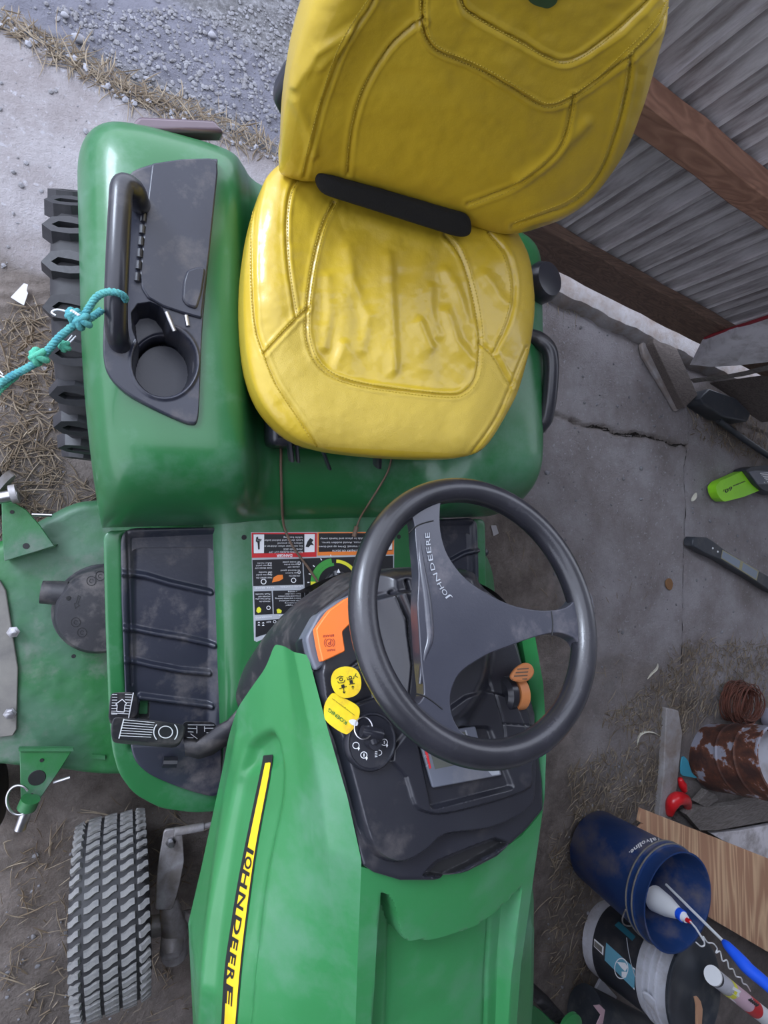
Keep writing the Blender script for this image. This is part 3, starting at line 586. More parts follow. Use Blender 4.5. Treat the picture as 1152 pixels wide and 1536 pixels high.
# ---- loose seat wires
def over(P): return [(hit(FEN, u, v, .004) if v < 787 else hit(TUN, u, v, .004)) for u, v in P]
m = MB(); P = smooth_poly([p for p in over([(419, 640), (420, 670), (420, 700), (421, 730), (422, 755), (424, 775), (427, 795), (440, 822), (462, 852), (482, 882)]) if p is not None], 5, False); m.tube(P, .0026, 8); m.build('seat_wire', WIREM, T)
m = MB(); P = smooth_poly([p for p in over([(586, 688), (580, 708), (566, 732), (552, 754), (541, 772), (534, 790)]) if p is not None], 5, False); m.tube(P, .0022, 8); m.tube([P[-1], P[-1] + np.array([-.008, -.022, .001])], .0055, 8); m.build('seat_wire', WIREM, T)
for (a, b_, r) in (((432, 648), (437, 690), .010), ((444, 655), (447, 692), .007), ((484, 676), (494, 703), .006), ((566, 680), (566, 698), .012)):
    m = MB(); m.tube([Zp(*a, .64), Zp(*b_, .61)], r, 8, flat=.5); m.build('wire_connector', BLACK, T)

# ---- seat
seat = MB()
so = smooth_poly([(404, 262), (386, 300), (371, 360), (364, 430), (366, 505), (376, 566), (398, 615), (438, 655), (488, 674), (560, 684), (640, 688), (692, 686), (724, 672), (752, 632), (775, 585), (789, 530), (796, 470), (792, 415), (780, 370), (757, 335), (690, 310), (590, 283), (500, 258), (440, 242)], 5)
z5 = lambda P: zoom(P, 2.304, 350, 240)
S = {'a': [(95, 80), (72, 200), (66, 330), (68, 450), (80, 580), (108, 668), (150, 770), (205, 855), (250, 925), (295, 990)],
     'b': [(235, 52), (195, 110), (180, 220), (188, 380), (215, 545)],
     'c': [(350, 145), (305, 245), (268, 410), (253, 560), (262, 640), (290, 700), (350, 748), (450, 778), (600, 800), (740, 813), (800, 802), (842, 750), (855, 650), (845, 530), (815, 400), (780, 310), (735, 255)],
     'd': [(258, 512), (185, 585), (108, 668)], 'e': [(855, 630), (905, 685), (958, 780)],
     'f': [(885, 250), (940, 330), (965, 440), (948, 550), (900, 665)], 'g': [(1010, 650), (958, 780), (905, 900), (820, 1018)]}
SS = {k: smooth_poly(z5(p), 5, False) for k, p in S.items()}
wr = [z5(p) for p in ([(330, 400), (335, 520), (320, 640)], [(400, 300), (420, 420), (470, 540), (450, 650)], [(540, 330), (550, 470), (560, 600), (560, 720)], [(690, 440), (690, 530), (715, 600)], [(740, 380), (790, 480), (835, 600)], [(870, 400), (910, 470), (935, 500)], [(740, 520), (770, 620), (830, 690)], [(380, 640), (360, 700)], [(650, 560), (690, 640)])]
def rel_seat(X3, r):
    q = pix(X3 - np.array([0, 0, 0])); h = np.zeros(len(q))
    for k, p in SS.items(): d = dpoly(q, p); h -= .0030 * np.exp(-(d / 1.9) ** 2) - .0012 * np.exp(-((d - 6) / 3) ** 2)
    h -= .007 * sstep(sdf(q, SS['c']), 34)
    for sp_ in (z5([(140, 110), (125, 300), (150, 500)]), z5([(985, 340), (1000, 470), (965, 600)])): h += .008 * np.exp(-(dpoly(q, sp_) / 34) ** 2)
    for i, w_ in enumerate(wr): h += (.0042 if i % 2 == 0 else .0035) * np.exp(-(dpoly(q, w_) / 9) ** 2)
    inn = sstep(sdf(q, SS['c']), 20); h += inn * .0022 * np.sin(q[:, 0] / 9. + 1.2 * np.sin(q[:, 1] / 55.) + (q[:, 1] - 500) * .01) * np.clip((q[:, 1] - 330) / 80, 0, 1) * np.clip((590 - q[:, 1]) / 60, 0, 1)
    h += (vnoise(q, .03, 3, 3) - .5) * .004
    return h
m = pillow(so, (585, 470), to3z(.715), (0, 0, 1), 110, .033, .72, .075, rel_seat, nth=1050, pw=2.2, ne=64)
SEB = m.bvh(); SEAT = m.build('seat_cushion', [YELLOW, YELLOWT], T, sharp=0, fix=False)
me = SEAT.data; cen = np.array([(np.array(p.center) + WL[SEAT.name]) for p in me.polygons]); qc = pix(cen)
tex = inside(qc, np.vstack([SS['a'][25:], SS['g'][::-1][:15], SS['e'][::-1], SS['c'][10:70][::-1], SS['d']])) if False else (sdf(qc, SS['c']) < 0) & inside(qc, z5([(108, 668), (258, 512), (262, 640), (290, 700), (350, 748), (450, 778), (600, 800), (740, 813), (800, 802), (842, 750), (855, 650), (905, 685), (958, 780), (905, 900), (820, 1018), (295, 990), (205, 855), (150, 770)])) & (cen[:, 2] > .70)
me.polygons.foreach_set('material_index', tex.astype(np.int32))
def stitches(m, b, line, side, ln=3.4, gap=1.5):
    L = np.concatenate([[0], np.cumsum(np.linalg.norm(np.diff(line, axis=0), axis=1))]); s = 0
    while s + ln < L[-1]:
        p = [np.array([np.interp(t, L, line[:, 0]), np.interp(t, L, line[:, 1])]) for t in (s, s + ln)]; d = p[1] - p[0]; nn = np.array([-d[1], d[0]]) / (np.linalg.norm(d) + 1e-9) * side
        a, c = hit(b, *(p[0] + nn), .0004), hit(b, *(p[1] + nn), .0004)
        if a is not None and c is not None and np.linalg.norm(a - c) < .02: m.tube([a, (a + c) / 2 + (0, 0, .0006), c], [.0004, .0008, .0004], 5)
        s += ln + gap
m = MB()
for k, sd in (('a', 3.2), ('b', -3), ('c', 3.4), ('c', -3.2), ('f', 3), ('g', -3), ('e', 3), ('d', 3)): stitches(m, SEB, SS[k], sd)
stuff(m.build('stitching', THREAD, SEAT))

# ---- backrest
BP0 = (XM + .018, .534, .733); BN = (0, -1, .085)
def tob(Q): return np.array([PL(u, v, BP0, BN) for u, v in Q])
bo = [(425, 252), (421, 225), (424, 160), (433, 100), (448, 45), (468, -10), (500, -75), (560, -150), (650, -235), (760, -270), (880, -260), (960, -190), (998, -90), (1001, 0), (985, 70), (962, 150), (930, 225), (888, 283), (835, 320), (770, 345), (700, 332), (590, 293), (500, 268)]
bo = smooth_poly(bo, 5); z2 = lambda P: zoom(P, 1.8, 380, 0)
BS = {'a': [(330, -40), (315, 0), (240, 120), (190, 260), (155, 390), (138, 468)], 'b': [(460, 45), (370, 130), (300, 240), (268, 350), (255, 470)],
      'c': [(475, -120), (460, -40), (458, 60), (475, 110), (510, 140), (600, 178), (690, 228), (760, 272), (800, 285), (850, 268), (930, 215), (1010, 140), (1075, 75), (1115, 15), (1150, -60)],
      'd': [(555, -60), (565, 5), (600, 42), (700, 98), (790, 150), (835, 165), (880, 152), (960, 95), (1060, 0), (1110, -60)],
      'e': [(866, 250), (850, 340), (825, 400), (770, 455), (700, 505), (640, 530), (580, 552)], 'f': [(1018, 135), (1008, 230), (975, 360), (930, 470), (860, 540), (780, 575), (700, 608)]}
BSS = {k: smooth_poly(z2(p), 5, False) for k, p in BS.items()}
sides = [z2(p) for p in ([(440, -200), (330, 0), (240, 130), (190, 260), (140, 460), (40, 470), (60, 200), (160, -100)], [(1115, 0), (1018, 135), (1005, 240), (930, 470), (780, 590), (900, 620), (1050, 420), (1150, 0)])]
def rel_back(X3, r):
    q = pix(X3); h = np.zeros(len(q))
    for k, p in BSS.items(): d = dpoly(q, p); h -= .0030 * np.exp(-(d / 2.0) ** 2) - .0012 * np.exp(-((d - 7) / 3.2) ** 2)
    for s_ in sides: h += .014 * sstep(sdf(q, s_), 55)
    h += .004 * sstep(sdf(q, BSS['c']), 16) - .003 * sstep(sdf(q, BSS['d']), 12)
    for w_ in (z2([(900, 330), (800, 430), (720, 480)]), z2([(110, 250), (150, 330), (160, 400)]), z2([(260, 60), (170, 110), (110, 200)]), z2([(250, 90), (180, 150)])): h += .004 * np.exp(-(dpoly(q, w_) / 9) ** 2)
    h += (vnoise(q, .02, 9, 3) - .5) * .005
    return h
bn = np.array(BN) / np.linalg.norm(BN)
m = pillow(bo, (690, 100), tob, bn, 120, .030, .72, .05, rel_back, nth=1050, pw=2.2, ne=64); BKB = m.bvh(); BACK = m.build('backrest', YELLOW, T, sharp=0, fix=False)
m = MB()
for k, sd in (('a', 3.2), ('b', 3), ('c', 3.4), ('c', -3.4), ('e', 3), ('e', -3), ('f', 3), ('f', -3), ('d', 3.2)): stitches(m, BKB, BSS[k], sd)
stuff(m.build('stitching', THREAD, BACK))
cb = np.mean([PL(u, v, BP0, BN) for u, v in [(430, 240), (760, 330), (990, 0), (470, 0)]], 0)
sh = smooth_poly([(-.20, -.17), (-.19, 0), (-.195, .15), (-.16, .28), (-.08, .33), (.08, .33), (.16, .28), (.195, .15), (.19, 0), (.18, -.17)], 4); m = MB(); m.prism([(XM + .02 + x, .615 + .085 * y, .90 + y * .9) for x, y in sh], (0, .035, .003)); m.build('backrest_shell', BLACK, T, bevel=.012, seg=3)
m = MB(); m.box((XM + .02, .30, .605), (.40, .36, .06)); m.box((XM + .02, .57, .66), (.36, .05, .22)); m.build('seat_pan', BLACK, T, bevel=.012)
gap_loop = round_poly([(474, 258), (482, 258), (706, 322), (708, 352), (690, 356), (476, 288)], 15)
m = pillow(gap_loop, (592, 307), lambda Q: np.array([PL(u, v, (0, .478, .755), (0, -1, .9)) for u, v in Q]), (0, -.743, .669), 8, .014, .6, .03, nth=120); m.build('seat_gap_fill', GAPM, BACK)  # solid black body filling the slot between cushion and backrest
m = MB()   # emblem on the head panel
emb = round_poly([(785, -40), (845, -40), (835, 2), (822, 10), (800, 4), (790, -4)], 6); P = [hit(BKB, u, v, .0015) for u, v in emb]; m.prism(P, bn * .002); m.build('back_emblem', mat('dark_green_badge', (.03, .07, .03), .5), BACK, bevel=.001)

# ---- hood
HY = np.array([-1.45, -1.30, -1.15, -.95, -.74, -.63, -.44, -.36, -.28, -.19])
HS = {  # control point -> (s, z) for each station
 'B': ([.20, .26, .295, .315, .322, .300, .258, .255, .255, .255], [.46, .46, .47, .49, .52, .545, .56, .575, .60, .62]),
 'L': ([.20, .265, .30, .318, .322, .302, .262, .256, .254, .252], [.55, .58, .60, .62, .64, .65, .66, .67, .68, .69]),
 'M': ([.18, .24, .275, .297, .292, .272, .236, .232, .230, .228], [.62, .68, .71, .73, .745, .75, .76, .76, .76, .76]),
 'U': ([.15, .19, .215, .226, .222, .213, .203, .204, .206, .210], [.66, .73, .775, .80, .815, .825, .835, .83, .82, .80]),
 'C': ([.12, .145, .152, .157, .160, .164, .183, .190, .198, .207], [.68, .75, .80, .835, .858, .873, .893, .885, .868, .838]),
 'I': ([.10, .13, .137, .142, .145, .148, .152, .166, .182, .195], [.69, .765, .815, .85, .873, .893, .928, .920, .898, .862])}
def hp(k, y): return (float(np.interp(y, HY, HS[k][0])), float(np.interp(y, HY, HS[k][1])))
hood_relief = []
def zh(P): return zoom(P, 3.523, 300, 1100)
pocket = smooth_poly(zh([(262, 85), (320, 28), (372, 10), (398, 60), (432, 180), (420, 380), (345, 750), (295, 1150), (258, 1536), (245, 1750), (15, 1750), (30, 1500), (62, 1100), (128, 640), (200, 270)]), 3)
def side(sg):
    ny, na = 210, 70; G = []
    for i in range(na + 1):
        a = i / na; row = []
        y0 = -.45 + .26 * min(1, (a / .55)) ** .62
        for j in range(ny + 1):
            y = y0 + (-1.45 - y0) * (j / ny); C = [hp(k, y) for k in 'BLMUCI']; P = np.array(C)
            ts = np.array([0, .2, .42, .68, .88, 1.0])
            if a < .88: s, z = np.interp(a, ts, P[:, 0]), np.interp(a, ts, P[:, 1])
            else: s, z = np.interp(a, ts, P[:, 0]), np.interp(a, ts, P[:, 1])
            row.append((s, y, z))
        G.append(row)
    G = np.array(G)
    for _ in range(5):                                   # soften across the section, keep the chamfer crisp
        H = G.copy(); H[1:-1] = (G[:-2] + 2 * G[1:-1] + G[2:]) / 4; k = int(na * .86); G[:k] = H[:k]
    G[:, :, 0] = XM + sg * G[:, :, 0]
    F = G.reshape(-1, 3); Lp = F.copy(); Lp[:, 0] = XM - np.abs(F[:, 0] - XM); q = pix(Lp)
    dep = .009 * sstep(sdf(q, pocket), 6) + .010 * sstep(sdf(q, zh([(262, 85), (320, 28), (372, 10), (398, 60), (400, 130), (340, 190), (240, 200)])), 12)
    rid = .003 * np.exp(-(dpoly(q, zh([(200, 0), (150, 240), (90, 640), (30, 1100), (0, 1536)])) / 4) ** 2)
    F = F + np.array([-sg, 0, -.35]) * (dep - rid)[:, None]; G = F.reshape(G.shape)
    tail = G[-1:] - np.array([0, 0, .03]) + np.array([-sg * .004, 0, 0]); m = MB(); m.grid(np.concatenate([G, tail])); return m
ml = side(-1); HLB = ml.bvh(); hl = ml.build('hood_side_panel', GREEN, T, sharp=42, fix=False)
mr = side(1); hr = mr.build('hood_side_panel', GREEN, T, sharp=42, fix=False)
# hood top with the raised rear lip and sunken centre panel
rear = [(-.153, Zp(547, 1302, .93)[1]), (-.11, Zp(590, 1316, .935)[1]), (-.03, Zp(650, 1318, .94)[1]), (.05, Zp(720, 1300, .938)[1]), (.11, Zp(775, 1262, .932)[1]), (.153, Zp(812, 1218, .925)[1])]
lip = smooth_poly([(545, 1290), (566, 1334), (586, 1352), (600, 1402), (612, 1414), (660, 1410), (715, 1392), (765, 1352), (798, 1312), (806, 1296), (808, 1240), (760, 1230), (620, 1260)], 3)
G = []
for j in range(201):
    row = []
    for i in range(121):
        a = -1 + 2 * i / 120; yb = np.interp(a * .153, [r[0] for r in rear], [r[1] for r in rear]); y = yb + (-1.45 - yb) * (j / 200) ** 1.15
        sI, zI = hp('I', y); crown = .014 * (1 - a * a); row.append((XM + a * sI, y, zI + crown * .9))
    G.append(row)
G = np.array(G); F = G.reshape(-1, 3); q = pix(F); s_ = np.abs(F[:, 0] - XM)
panel = sstep(.118 - s_, .006); lm = sstep(sdf(q, lip), 3.0)
sink = .034 * np.exp(-np.clip(-.50 - F[:, 1], 0, 9) / .30) + .010
F[:, 2] -= panel * (1 - lm) * sink; F[:, 2] -= .004 * np.exp(-((s_ - .088) / .004) ** 2) * (1 - lm)
G = F.reshape(G.shape); t0 = G[:1] - np.array([0, 0, .035]); m = MB(); m.grid(np.concatenate([t0, G])); HTB = m.bvh(); ht = m.build('hood_top', GREEN, T, sharp=42, fix=False)
m = MB(); m.grid([[(XM - .30 * w_, y, .47), (XM - .13 * w_, y, .80), (XM + .13 * w_, y, .80), (XM + .30 * w_, y, .47), (XM - .30 * w_, y, .47)] for y, w_ in ((-.42, .8), (-.9, 1), (-1.4, .6))]); m.build('engine_block', DARK, T)
m = MB(); m.grid([[(XM + s, -1.452 + .10 * (abs(s) / .2) ** 2, z) for s in np.linspace(-.2, .2, 12)] for z in (.44, .56, .68)]); m.build('front_grille', BLACK, T)
# stripe decal
Ls = zh([(352, 148), (282, 480), (226, 760), (180, 1040), (150, 1262), (134, 1536), (128, 1700)]); Rs = zh([(380, 143), (366, 235), (300, 590), (256, 900), (220, 1200), (190, 1536), (178, 1700)])
def resamp(P, n): P = smooth_poly(P, 6, False); L = np.concatenate([[0], np.cumsum(np.linalg.norm(np.diff(P, axis=0), axis=1))]); t = np.linspace(0, L[-1], n); return np.stack([np.interp(t, L, P[:, k]) for k in (0, 1)], 1)
Ls, Rs = resamp(Ls, 70), resamp(Rs, 70); LB_ = Ls + [-5.2, 0]; RB_ = Rs + [2.0, 0]; LB_[0] += [1, -9]; RB_[0] += [0, -9]
def strip(A, B, off, mi, m): m.grid([[hit(HLB, *(a + (b_ - a) * t), off) for t in np.linspace(0, 1, 4)] for a, b_ in zip(A, B)], mi=mi)
m = MB(); strip(LB_, RB_, .0012, 0, m); strip(Ls, Rs, .0018, 1, m)
cps = [(578, 'J'), (640, 'O'), (715, 'H'), (832, 'N'), (955, 'D'), (1070, 'E'), (1150, 'E'), (1228, 'R'), (1318, 'E')]; ends = [630, 712, 812, 925, 1058, 1135, 1215, 1305, 1430]
mid = (Ls * .78 + Rs * .22)
for (y0, chh), y1 in zip(cps, ends):
    A = np.array([np.interp(1100 + y0 / 3.523, Ls[:, 1], Ls[:, 0]) + 1.0, 1100 + y0 / 3.523]); B = np.array([np.interp(1100 + y1 / 3.523, Ls[:, 1], Ls[:, 0]) + 1.0, 1100 + (y1 - 8) / 3.523])
    ptext(m, HLB, chh, A, B, (9.0, 5.5), .0026, True, 0)
m.build('side_stripe', [INK, STRIPE], hl, smooth=False, fix=False)

# ---- dashboard
DP0 = (XM, -.44, .928); DN = np.array([0, .30, 1.]); dn = DN / np.linalg.norm(DN)
def D(u, v, off=0): return PL(u, v, DP0, DN, off)
def tod(Q): return np.array([D(u, v) for u, v in Q])
zd = lambda P: zoom(P, 2.304, 400, 880); ze = lambda P: zoom(P, 5.009, 600, 960)
do = [(458, 990), (452, 960), (476, 918), (520, 884), (556, 861), (640, 853), (700, 862), (748, 900), (772, 955), (786, 1010), (800, 1080), (812, 1170), (813, 1214), (790, 1242), (745, 1284), (700, 1307), (650, 1320), (600, 1320), (560, 1308), (545, 1298), (528, 1240), (500, 1150), (478, 1060)]
plat = smooth_poly(zd([(170, 300), (240, 520), (290, 700), (335, 860), (385, 925), (460, 940), (540, 895), (598, 848), (750, 828), (880, 762), (905, 690), (905, 560), (880, 420), (840, 200), (700, 60), (300, 60)]), 3)
slotp = zd([(545, 998), (590, 950), (700, 905), (790, 872), (838, 888), (700, 968), (620, 1005)])
pod = smooth_poly(zd([(410, 560), (455, 650), (485, 742), (530, 768), (610, 768), (850, 700), (882, 640), (870, 520), (800, 380), (600, 380)]), 3)
bez = round_poly(ze([(60, 700), (170, 1240), (770, 1090), (600, 650), (370, 640)]), 6)
hump = smooth_poly([(556, 866), (640, 856), (700, 866), (712, 960), (700, 1030), (660, 1086), (622, 1090), (600, 1040), (580, 960)], 3)
keyw = None
def rel_dash(X3, r):
    q = pix(X3); h = .020 * sstep(sdf(q, plat), 4.5)
    h -= .012 * sstep(sdf(q, slotp), 3); h += .006 * sstep(sdf(q, pod), 2.6); h -= .009 * sstep(sdf(q, bez), 3)
    h += .045 * sstep(sdf(q, hump), 22)
    for ln in ([(570, 895), (586, 935), (597, 1000), (600, 1060)], [(590, 880), (612, 960), (618, 1030)]): h -= .008 * np.exp(-(dpoly(q, ln) / 2.6) ** 2)
    h -= .0022 * np.exp(-(dpoly(q, ze([(560, 150), (640, 400), (700, 620), (715, 770)])) / 1.6) ** 2) + .0018 * np.exp(-(dpoly(q, ze([(700, 622), (960, 640)])) / 1.2) ** 2)
    h -= .0025 * np.exp(-(np.abs(sdf(q, zd([(210, 330), (330, 235), (345, 380), (240, 420)]))) / 1.5) ** 2)
    h -= .0022 * np.exp(-(np.abs(sdf(q, round_poly([(493, 1018), (548, 990), (560, 1046), (515, 1060)], 5))) / 1.4) ** 2)
    return h
m = pillow(do, (650, 1090), tod, dn, 150, .004, .965, .06, rel_dash, back=False, nth=760); DB = m.bvh(); dash = m.build('dashboard', [BLACK, DARK], T, sharp=40, fix=False)
qd = pix(np.array([np.array(p.center) + WL[dash.name] for p in dash.data.polygons])); dash.data.polygons.foreach_set('material_index', (sdf(qd, slotp) > 1).astype(np.int32))
# skirt from the dashboard down to the tunnel
top = [(540, 1294), (500, 1150), (478, 1060), (458, 990), (452, 960), (476, 918), (520, 884), (556, 861), (640, 853)]
T3 = [D(u, v, -.03) for u, v in top]; bot = [Zp(470, 1250, .45), Zp(390, 1130, .45), Zp(357, 1060, .45), Zp(357, 1028, .45), Zp(376, 986, .45), Zp(420, 942, .45), Zp(470, 902, .45), Zp(510, 886, .45), Zp(560, 880, .45)]
G = []
for a, b_ in zip(smooth_poly(T3, 5, False), smooth_poly(bot, 5, False)): G.append([b_ + (a - b_) * t + np.array([.0, -.0, 0]) + (b_ - a) * np.array([1, 1, 0]) * (-.25 * math.sin(PI * t)) for t in np.linspace(0, 1, 14)])
m = MB(); m.grid(G); V = np.vstack(m.v).copy(); F = list(m.f); V[:, 0] = 2 * XM - V[:, 0]; m2 = MB(); m2.add(V, [f[::-1] for f in F]); SKB = m.bvh()
m.build('dashboard_skirt', BLACKD, T, sharp=60); m2.build('dashboard_skirt', BLACKD, T, sharp=60)
def dprism(pts, off, h, name, matl, parent, bevel=.002, rnd_=0, sm=0):
    P = smooth_poly(pts, sm) if sm else (round_poly(pts, rnd_) if rnd_ else pts); m = MB(); m.prism([D(u, v, off) for u, v in P], dn * h); return m.build(name, matl, parent, bevel=bevel), m
dprism(zd([(106, 185), (150, 105), (215, 60), (300, 22), (330, 60), (300, 235), (185, 262), (140, 296), (118, 240)]), -.02, .040, 'lever_housing', GREYP, dash, .008, 6)
ol, om = dprism(zd([(158, 150), (180, 118), (205, 85), (262, 45), (310, 30), (318, 108), (275, 132), (248, 160), (258, 226), (180, 262), (168, 210)]), .024, .016, 'park_brake_lever', ORANGE, T, .004, 3)
OB = om.bvh(); m = MB()
ptext(m, OB, 'PARK', zoom([(536, 224)], 5.236, 400, 930)[0], zoom([(468, 232)], 5.236, 400, 930)[0], (0, 3.0), .0006, True)
ptext(m, OB, 'BRAKE', zoom([(528, 112)], 5.236, 400, 930)[0], zoom([(440, 120)], 5.236, 400, 930)[0], (0, 3.2), .0006, True)
ptext(m, OB, 'P', zoom([(505, 160)], 5.236, 400, 930)[0], zoom([(480, 162)], 5.236, 400, 930)[0], (0, 6.2), .0006, True)
def ringpx(m, b, c, r0, r1, a0, a1, n=16, off=.0006, sy=1.0):
    for i in range(n):
        A_, B_ = a0 + (a1 - a0) * i / n, a0 + (a1 - a0) * (i + 1) / n
        P = [hit(b, c[0] + r * math.cos(math.radians(t)), c[1] - r * sy * math.sin(math.radians(t)), off) for r, t in ((r0, A_), (r1, A_), (r1, B_), (r0, B_))]
        if all(p is not None for p in P): m.add(P, [(0, 1, 2, 3)])
pc = zoom([(492, 178)], 5.236, 400, 930)[0]; ringpx(m, OB, pc, 5.0, 6.0, 0, 360); ringpx(m, OB, pc, 7.4, 8.4, -50, 50, 8); ringpx(m, OB, pc, 7.4, 8.4, 130, 230, 8)
m.build('lever_print', mat('dark_red_print', (.35, .05, .03), .5), ol, smooth=False)
# instrument display
scr, sm_ = dprism(ze([(128, 740), (232, 1108), (748, 1012), (700, 860), (580, 760), (550, 645), (395, 670)]), .0215, .006, 'display_module', GREYP, dash, .002, 3)
SBB = sm_.bvh(); m = MB(); flatface(m, ze([(215, 800), (262, 970), (440, 935), (560, 900), (500, 690), (400, 690), (300, 740)]), SBB, .0004); m.build('display_glass', SCREEN, scr, smooth=False)
m = MB(); flatface(m, ze([(176, 800), (196, 800), (232, 962), (218, 966)]), SBB, .0008); m.build('red_gauge_bar', REDP, scr, smooth=False)
m = MB(); flatface(m, ze([(660, 985), (740, 970), (746, 1008), (690, 1018)]), SBB, .0008); m.build('display_button', SILVERT, scr, smooth=False)
m = MB(); flatface(m, ze([(484, 680), (494, 676), (522, 756), (510, 762)]), SBB, .0008)
ptext(m, SBB, 'L', ze([(150, 850)])[0], ze([(168, 847)])[0], (.6, -3), .001, True); ptext(m, SBB, 'E', ze([(165, 900)])[0], ze([(200, 893)])[0], (.8, -6), .001, True); ptext(m, SBB, 'I/E', ze([(182, 955)])[0], ze([(208, 948)])[0], (.8, -3), .001, True)
ptext(m, SBB, 'H', ze([(530, 756)])[0], ze([(558, 750)])[0], (.6, -3), .001, True); m.build('display_print', SILVERT, scr, smooth=False)
# throttle roller on the right of the dash
m = MB(); c = D(767, 1040, .022)
m.lathe([(0, -.011), (.020, -.010), (.026, -.004), (.026, .006), (.022, .011), (0, .012)], D(758, 1040, .018), D(778, 1038, .018), 30); ro = m.build('throttle_roller', BLACK, T)
m = MB(); m.lathe([(.0, .0), (.0255, .0), (.0255, .016), (0, .017)], D(767, 1040, .018), D(790, 1038, .018), 30); m.build('throttle_slider', TANOR, ro)
tp = zoom([(815, 270), (840, 225), (880, 190), (930, 172), (970, 190), (988, 240), (965, 290), (915, 318), (860, 312), (828, 300)], 5.009, 600, 960); m = MB(); m.prism([D(u, v, .045) for u, v in smooth_poly(tp, 3)], dn * .008); thb = m.bvh(); thm = m.build('throttle_lever', TANOR, T, bevel=.003)
m = MB()
for k in range(4): a = 215 + k * 26; P = ze([(880 + 0 * k - (k * 12), a), (966 - k * 4, a - 6), (964 - k * 4, a + 4), (878 - (k * 12), a + 10)]); flatface(m, P, thb, .0006)
m.build('thumb_rib', WIREM, thm, smooth=False)
dprism(ze([(770, 150), (840, 140), (930, 300), (1000, 560), (1000, 640), (890, 630), (870, 540), (840, 250)]), .0045, .004, 'throttle_plate', BLACK, dash, .001)
m = MB()
for q in ([(884, 570), (900, 555), (915, 575), (905, 600)], [(930, 560), (950, 555), (958, 590), (940, 605)], [(812, 225), (830, 222), (834, 238), (818, 240)]): m.add([D(*ze([p])[0], .0095) for p in q], [(0, 1, 2, 3)])
m.add([D(*ze([p])[0], .0095) for p in [(790, 198), (850, 194), (852, 203), (792, 207)]], [(0, 1, 2, 3)]); m.build('throttle_print', PALE, dash, smooth=False)
# ignition switch
zi = lambda P: zoom(P, 5.236, 400, 930); ic = D(*zi([(812, 950)])[0], .028)
m = MB(); m.lathe([(.0355, -.01), (.036, .004), (.034, .0075), (.0325, .0078), (.031, .006), (0, .006)], ic, ic + dn, 40); ig = m.build('ignition_switch', BLACK, T); IB = m.bvh()
m = MB()
for a, b_ in (((700, 985), 0), ((762, 1060), 1), ((922, 960), 2)):
    c = zi([a])[0]; ringpx(m, IB, c, 4.2, 5.3, 0, 360); d = [(-9, 20), (12, 24), (24, 12), (30, 24), (20, 42), (-2, 36)]; pts = [zi([(a[0] + x, a[1] + y)])[0] for x, y in d]
    flatface(m, [pts[1], pts[2], pts[3], pts[4]], IB, .0008)
    if b_: flatface(m, [zi([(a[0] - 4, a[1] - 12)])[0], zi([(a[0] + 4, a[1] - 12)])[0], zi([(a[0] + 4, a[1] + 12)])[0], zi([(a[0] - 4, a[1] + 12)])[0]], IB, .0009)
c = zi([(882, 1042)])[0]; ringpx(m, IB, c, 3.4, 4.4, -100, 100, 8); 
for k in range(4): flatface(m, zi([(848, 1032 + k * 13), (868, 1030 + k * 13), (868, 1035 + k * 13), (848, 1038 + k * 13)]), IB, .0008)
m.build('switch_print', WHITE, ig, smooth=False)
# ---- steering wheel
WC = np.array([XM, -.132, .988]); TH = .326; WNv = np.array([0, math.sin(TH), math.cos(TH)]); E1 = np.array([1., 0, 0]); E2 = np.array([0, math.cos(TH), -math.sin(TH)])
m = MB(); m.tube([WC + .1675 * (math.cos(a) * E1 + math.sin(a) * E2) for a in np.linspace(0, 2 * PI, 97)[:-1]], .0172, 22, closed=True); SW = m.build('steering_wheel', WHEELM, T, sharp=0)
def Wp(u, v, off=0): return PL(u, v, WC, WNv, off)
hubp = [(655, 740), (651, 756), (649, 778), (650, 803), (657, 831), (671, 855), (688, 874), (709, 889), (734, 903), (760, 913), (794, 919), (827, 917), (845, 906), (858, 885), (874, 900), (876, 940), (872, 975), (860, 985), (852, 966), (838, 956), (817, 952), (782, 960), (747, 973), (722, 982), (704, 992), (684, 1005), (671, 1020), (663, 1045), (665, 1072), (676, 1094), (694, 1112), (676, 1130), (640, 1100), (608, 1062), (617, 1054), (624, 1040), (620, 1000), (617, 950), (615, 911), (617, 867), (613, 820), (611, 792), (603, 776), (588, 774), (602, 752), (630, 735)]
m = MB(); m.prism([Wp(u, v, -.014) for u, v in smooth_poly(hubp, 3)], WNv * .020); hub = m.build('wheel_hub', HUBM, SW, bevel=.007, seg=4); 
flat = MB(); flat.add([Wp(u, v, .0062) for u, v in ((560, 700), (900, 700), (900, 1150), (560, 1150))], [(0, 1, 2, 3)]); WB = flat.bvh()
ridge = zoom([(380, 400), (395, 600), (420, 800), (450, 1000), (470, 1200), (478, 1382)], 5.76, 560, 720) + ze([(180, 120), (160, 230), (150, 330)])
m = MB(); rp = [Wp(u, v, .0025) for u, v in smooth_poly(ridge, 4, False)]; n_ = len(rp); m.tube(rp, [.002 + .0045 * math.sin(PI * min(1, (i + 1) / n_ * 1.1)) for i in range(n_)], 14, flat=1.0); m.build('hub_ridge', HUBM, SW)
for c in ([(613, 800), (622, 791), (634, 785), (650, 781)], [(827, 917), (829, 935), (828, 954)], ze([(118, 403), (180, 420), (250, 465), (318, 520)])):
    m = MB(); m.tube([Wp(u, v, .0062) for u, v in smooth_poly(c, 3, False)], .0009, 6); m.build('hub_seam', DARK, SW)
m = MB(); z3 = lambda P: zoom(P, 5.76, 560, 720)
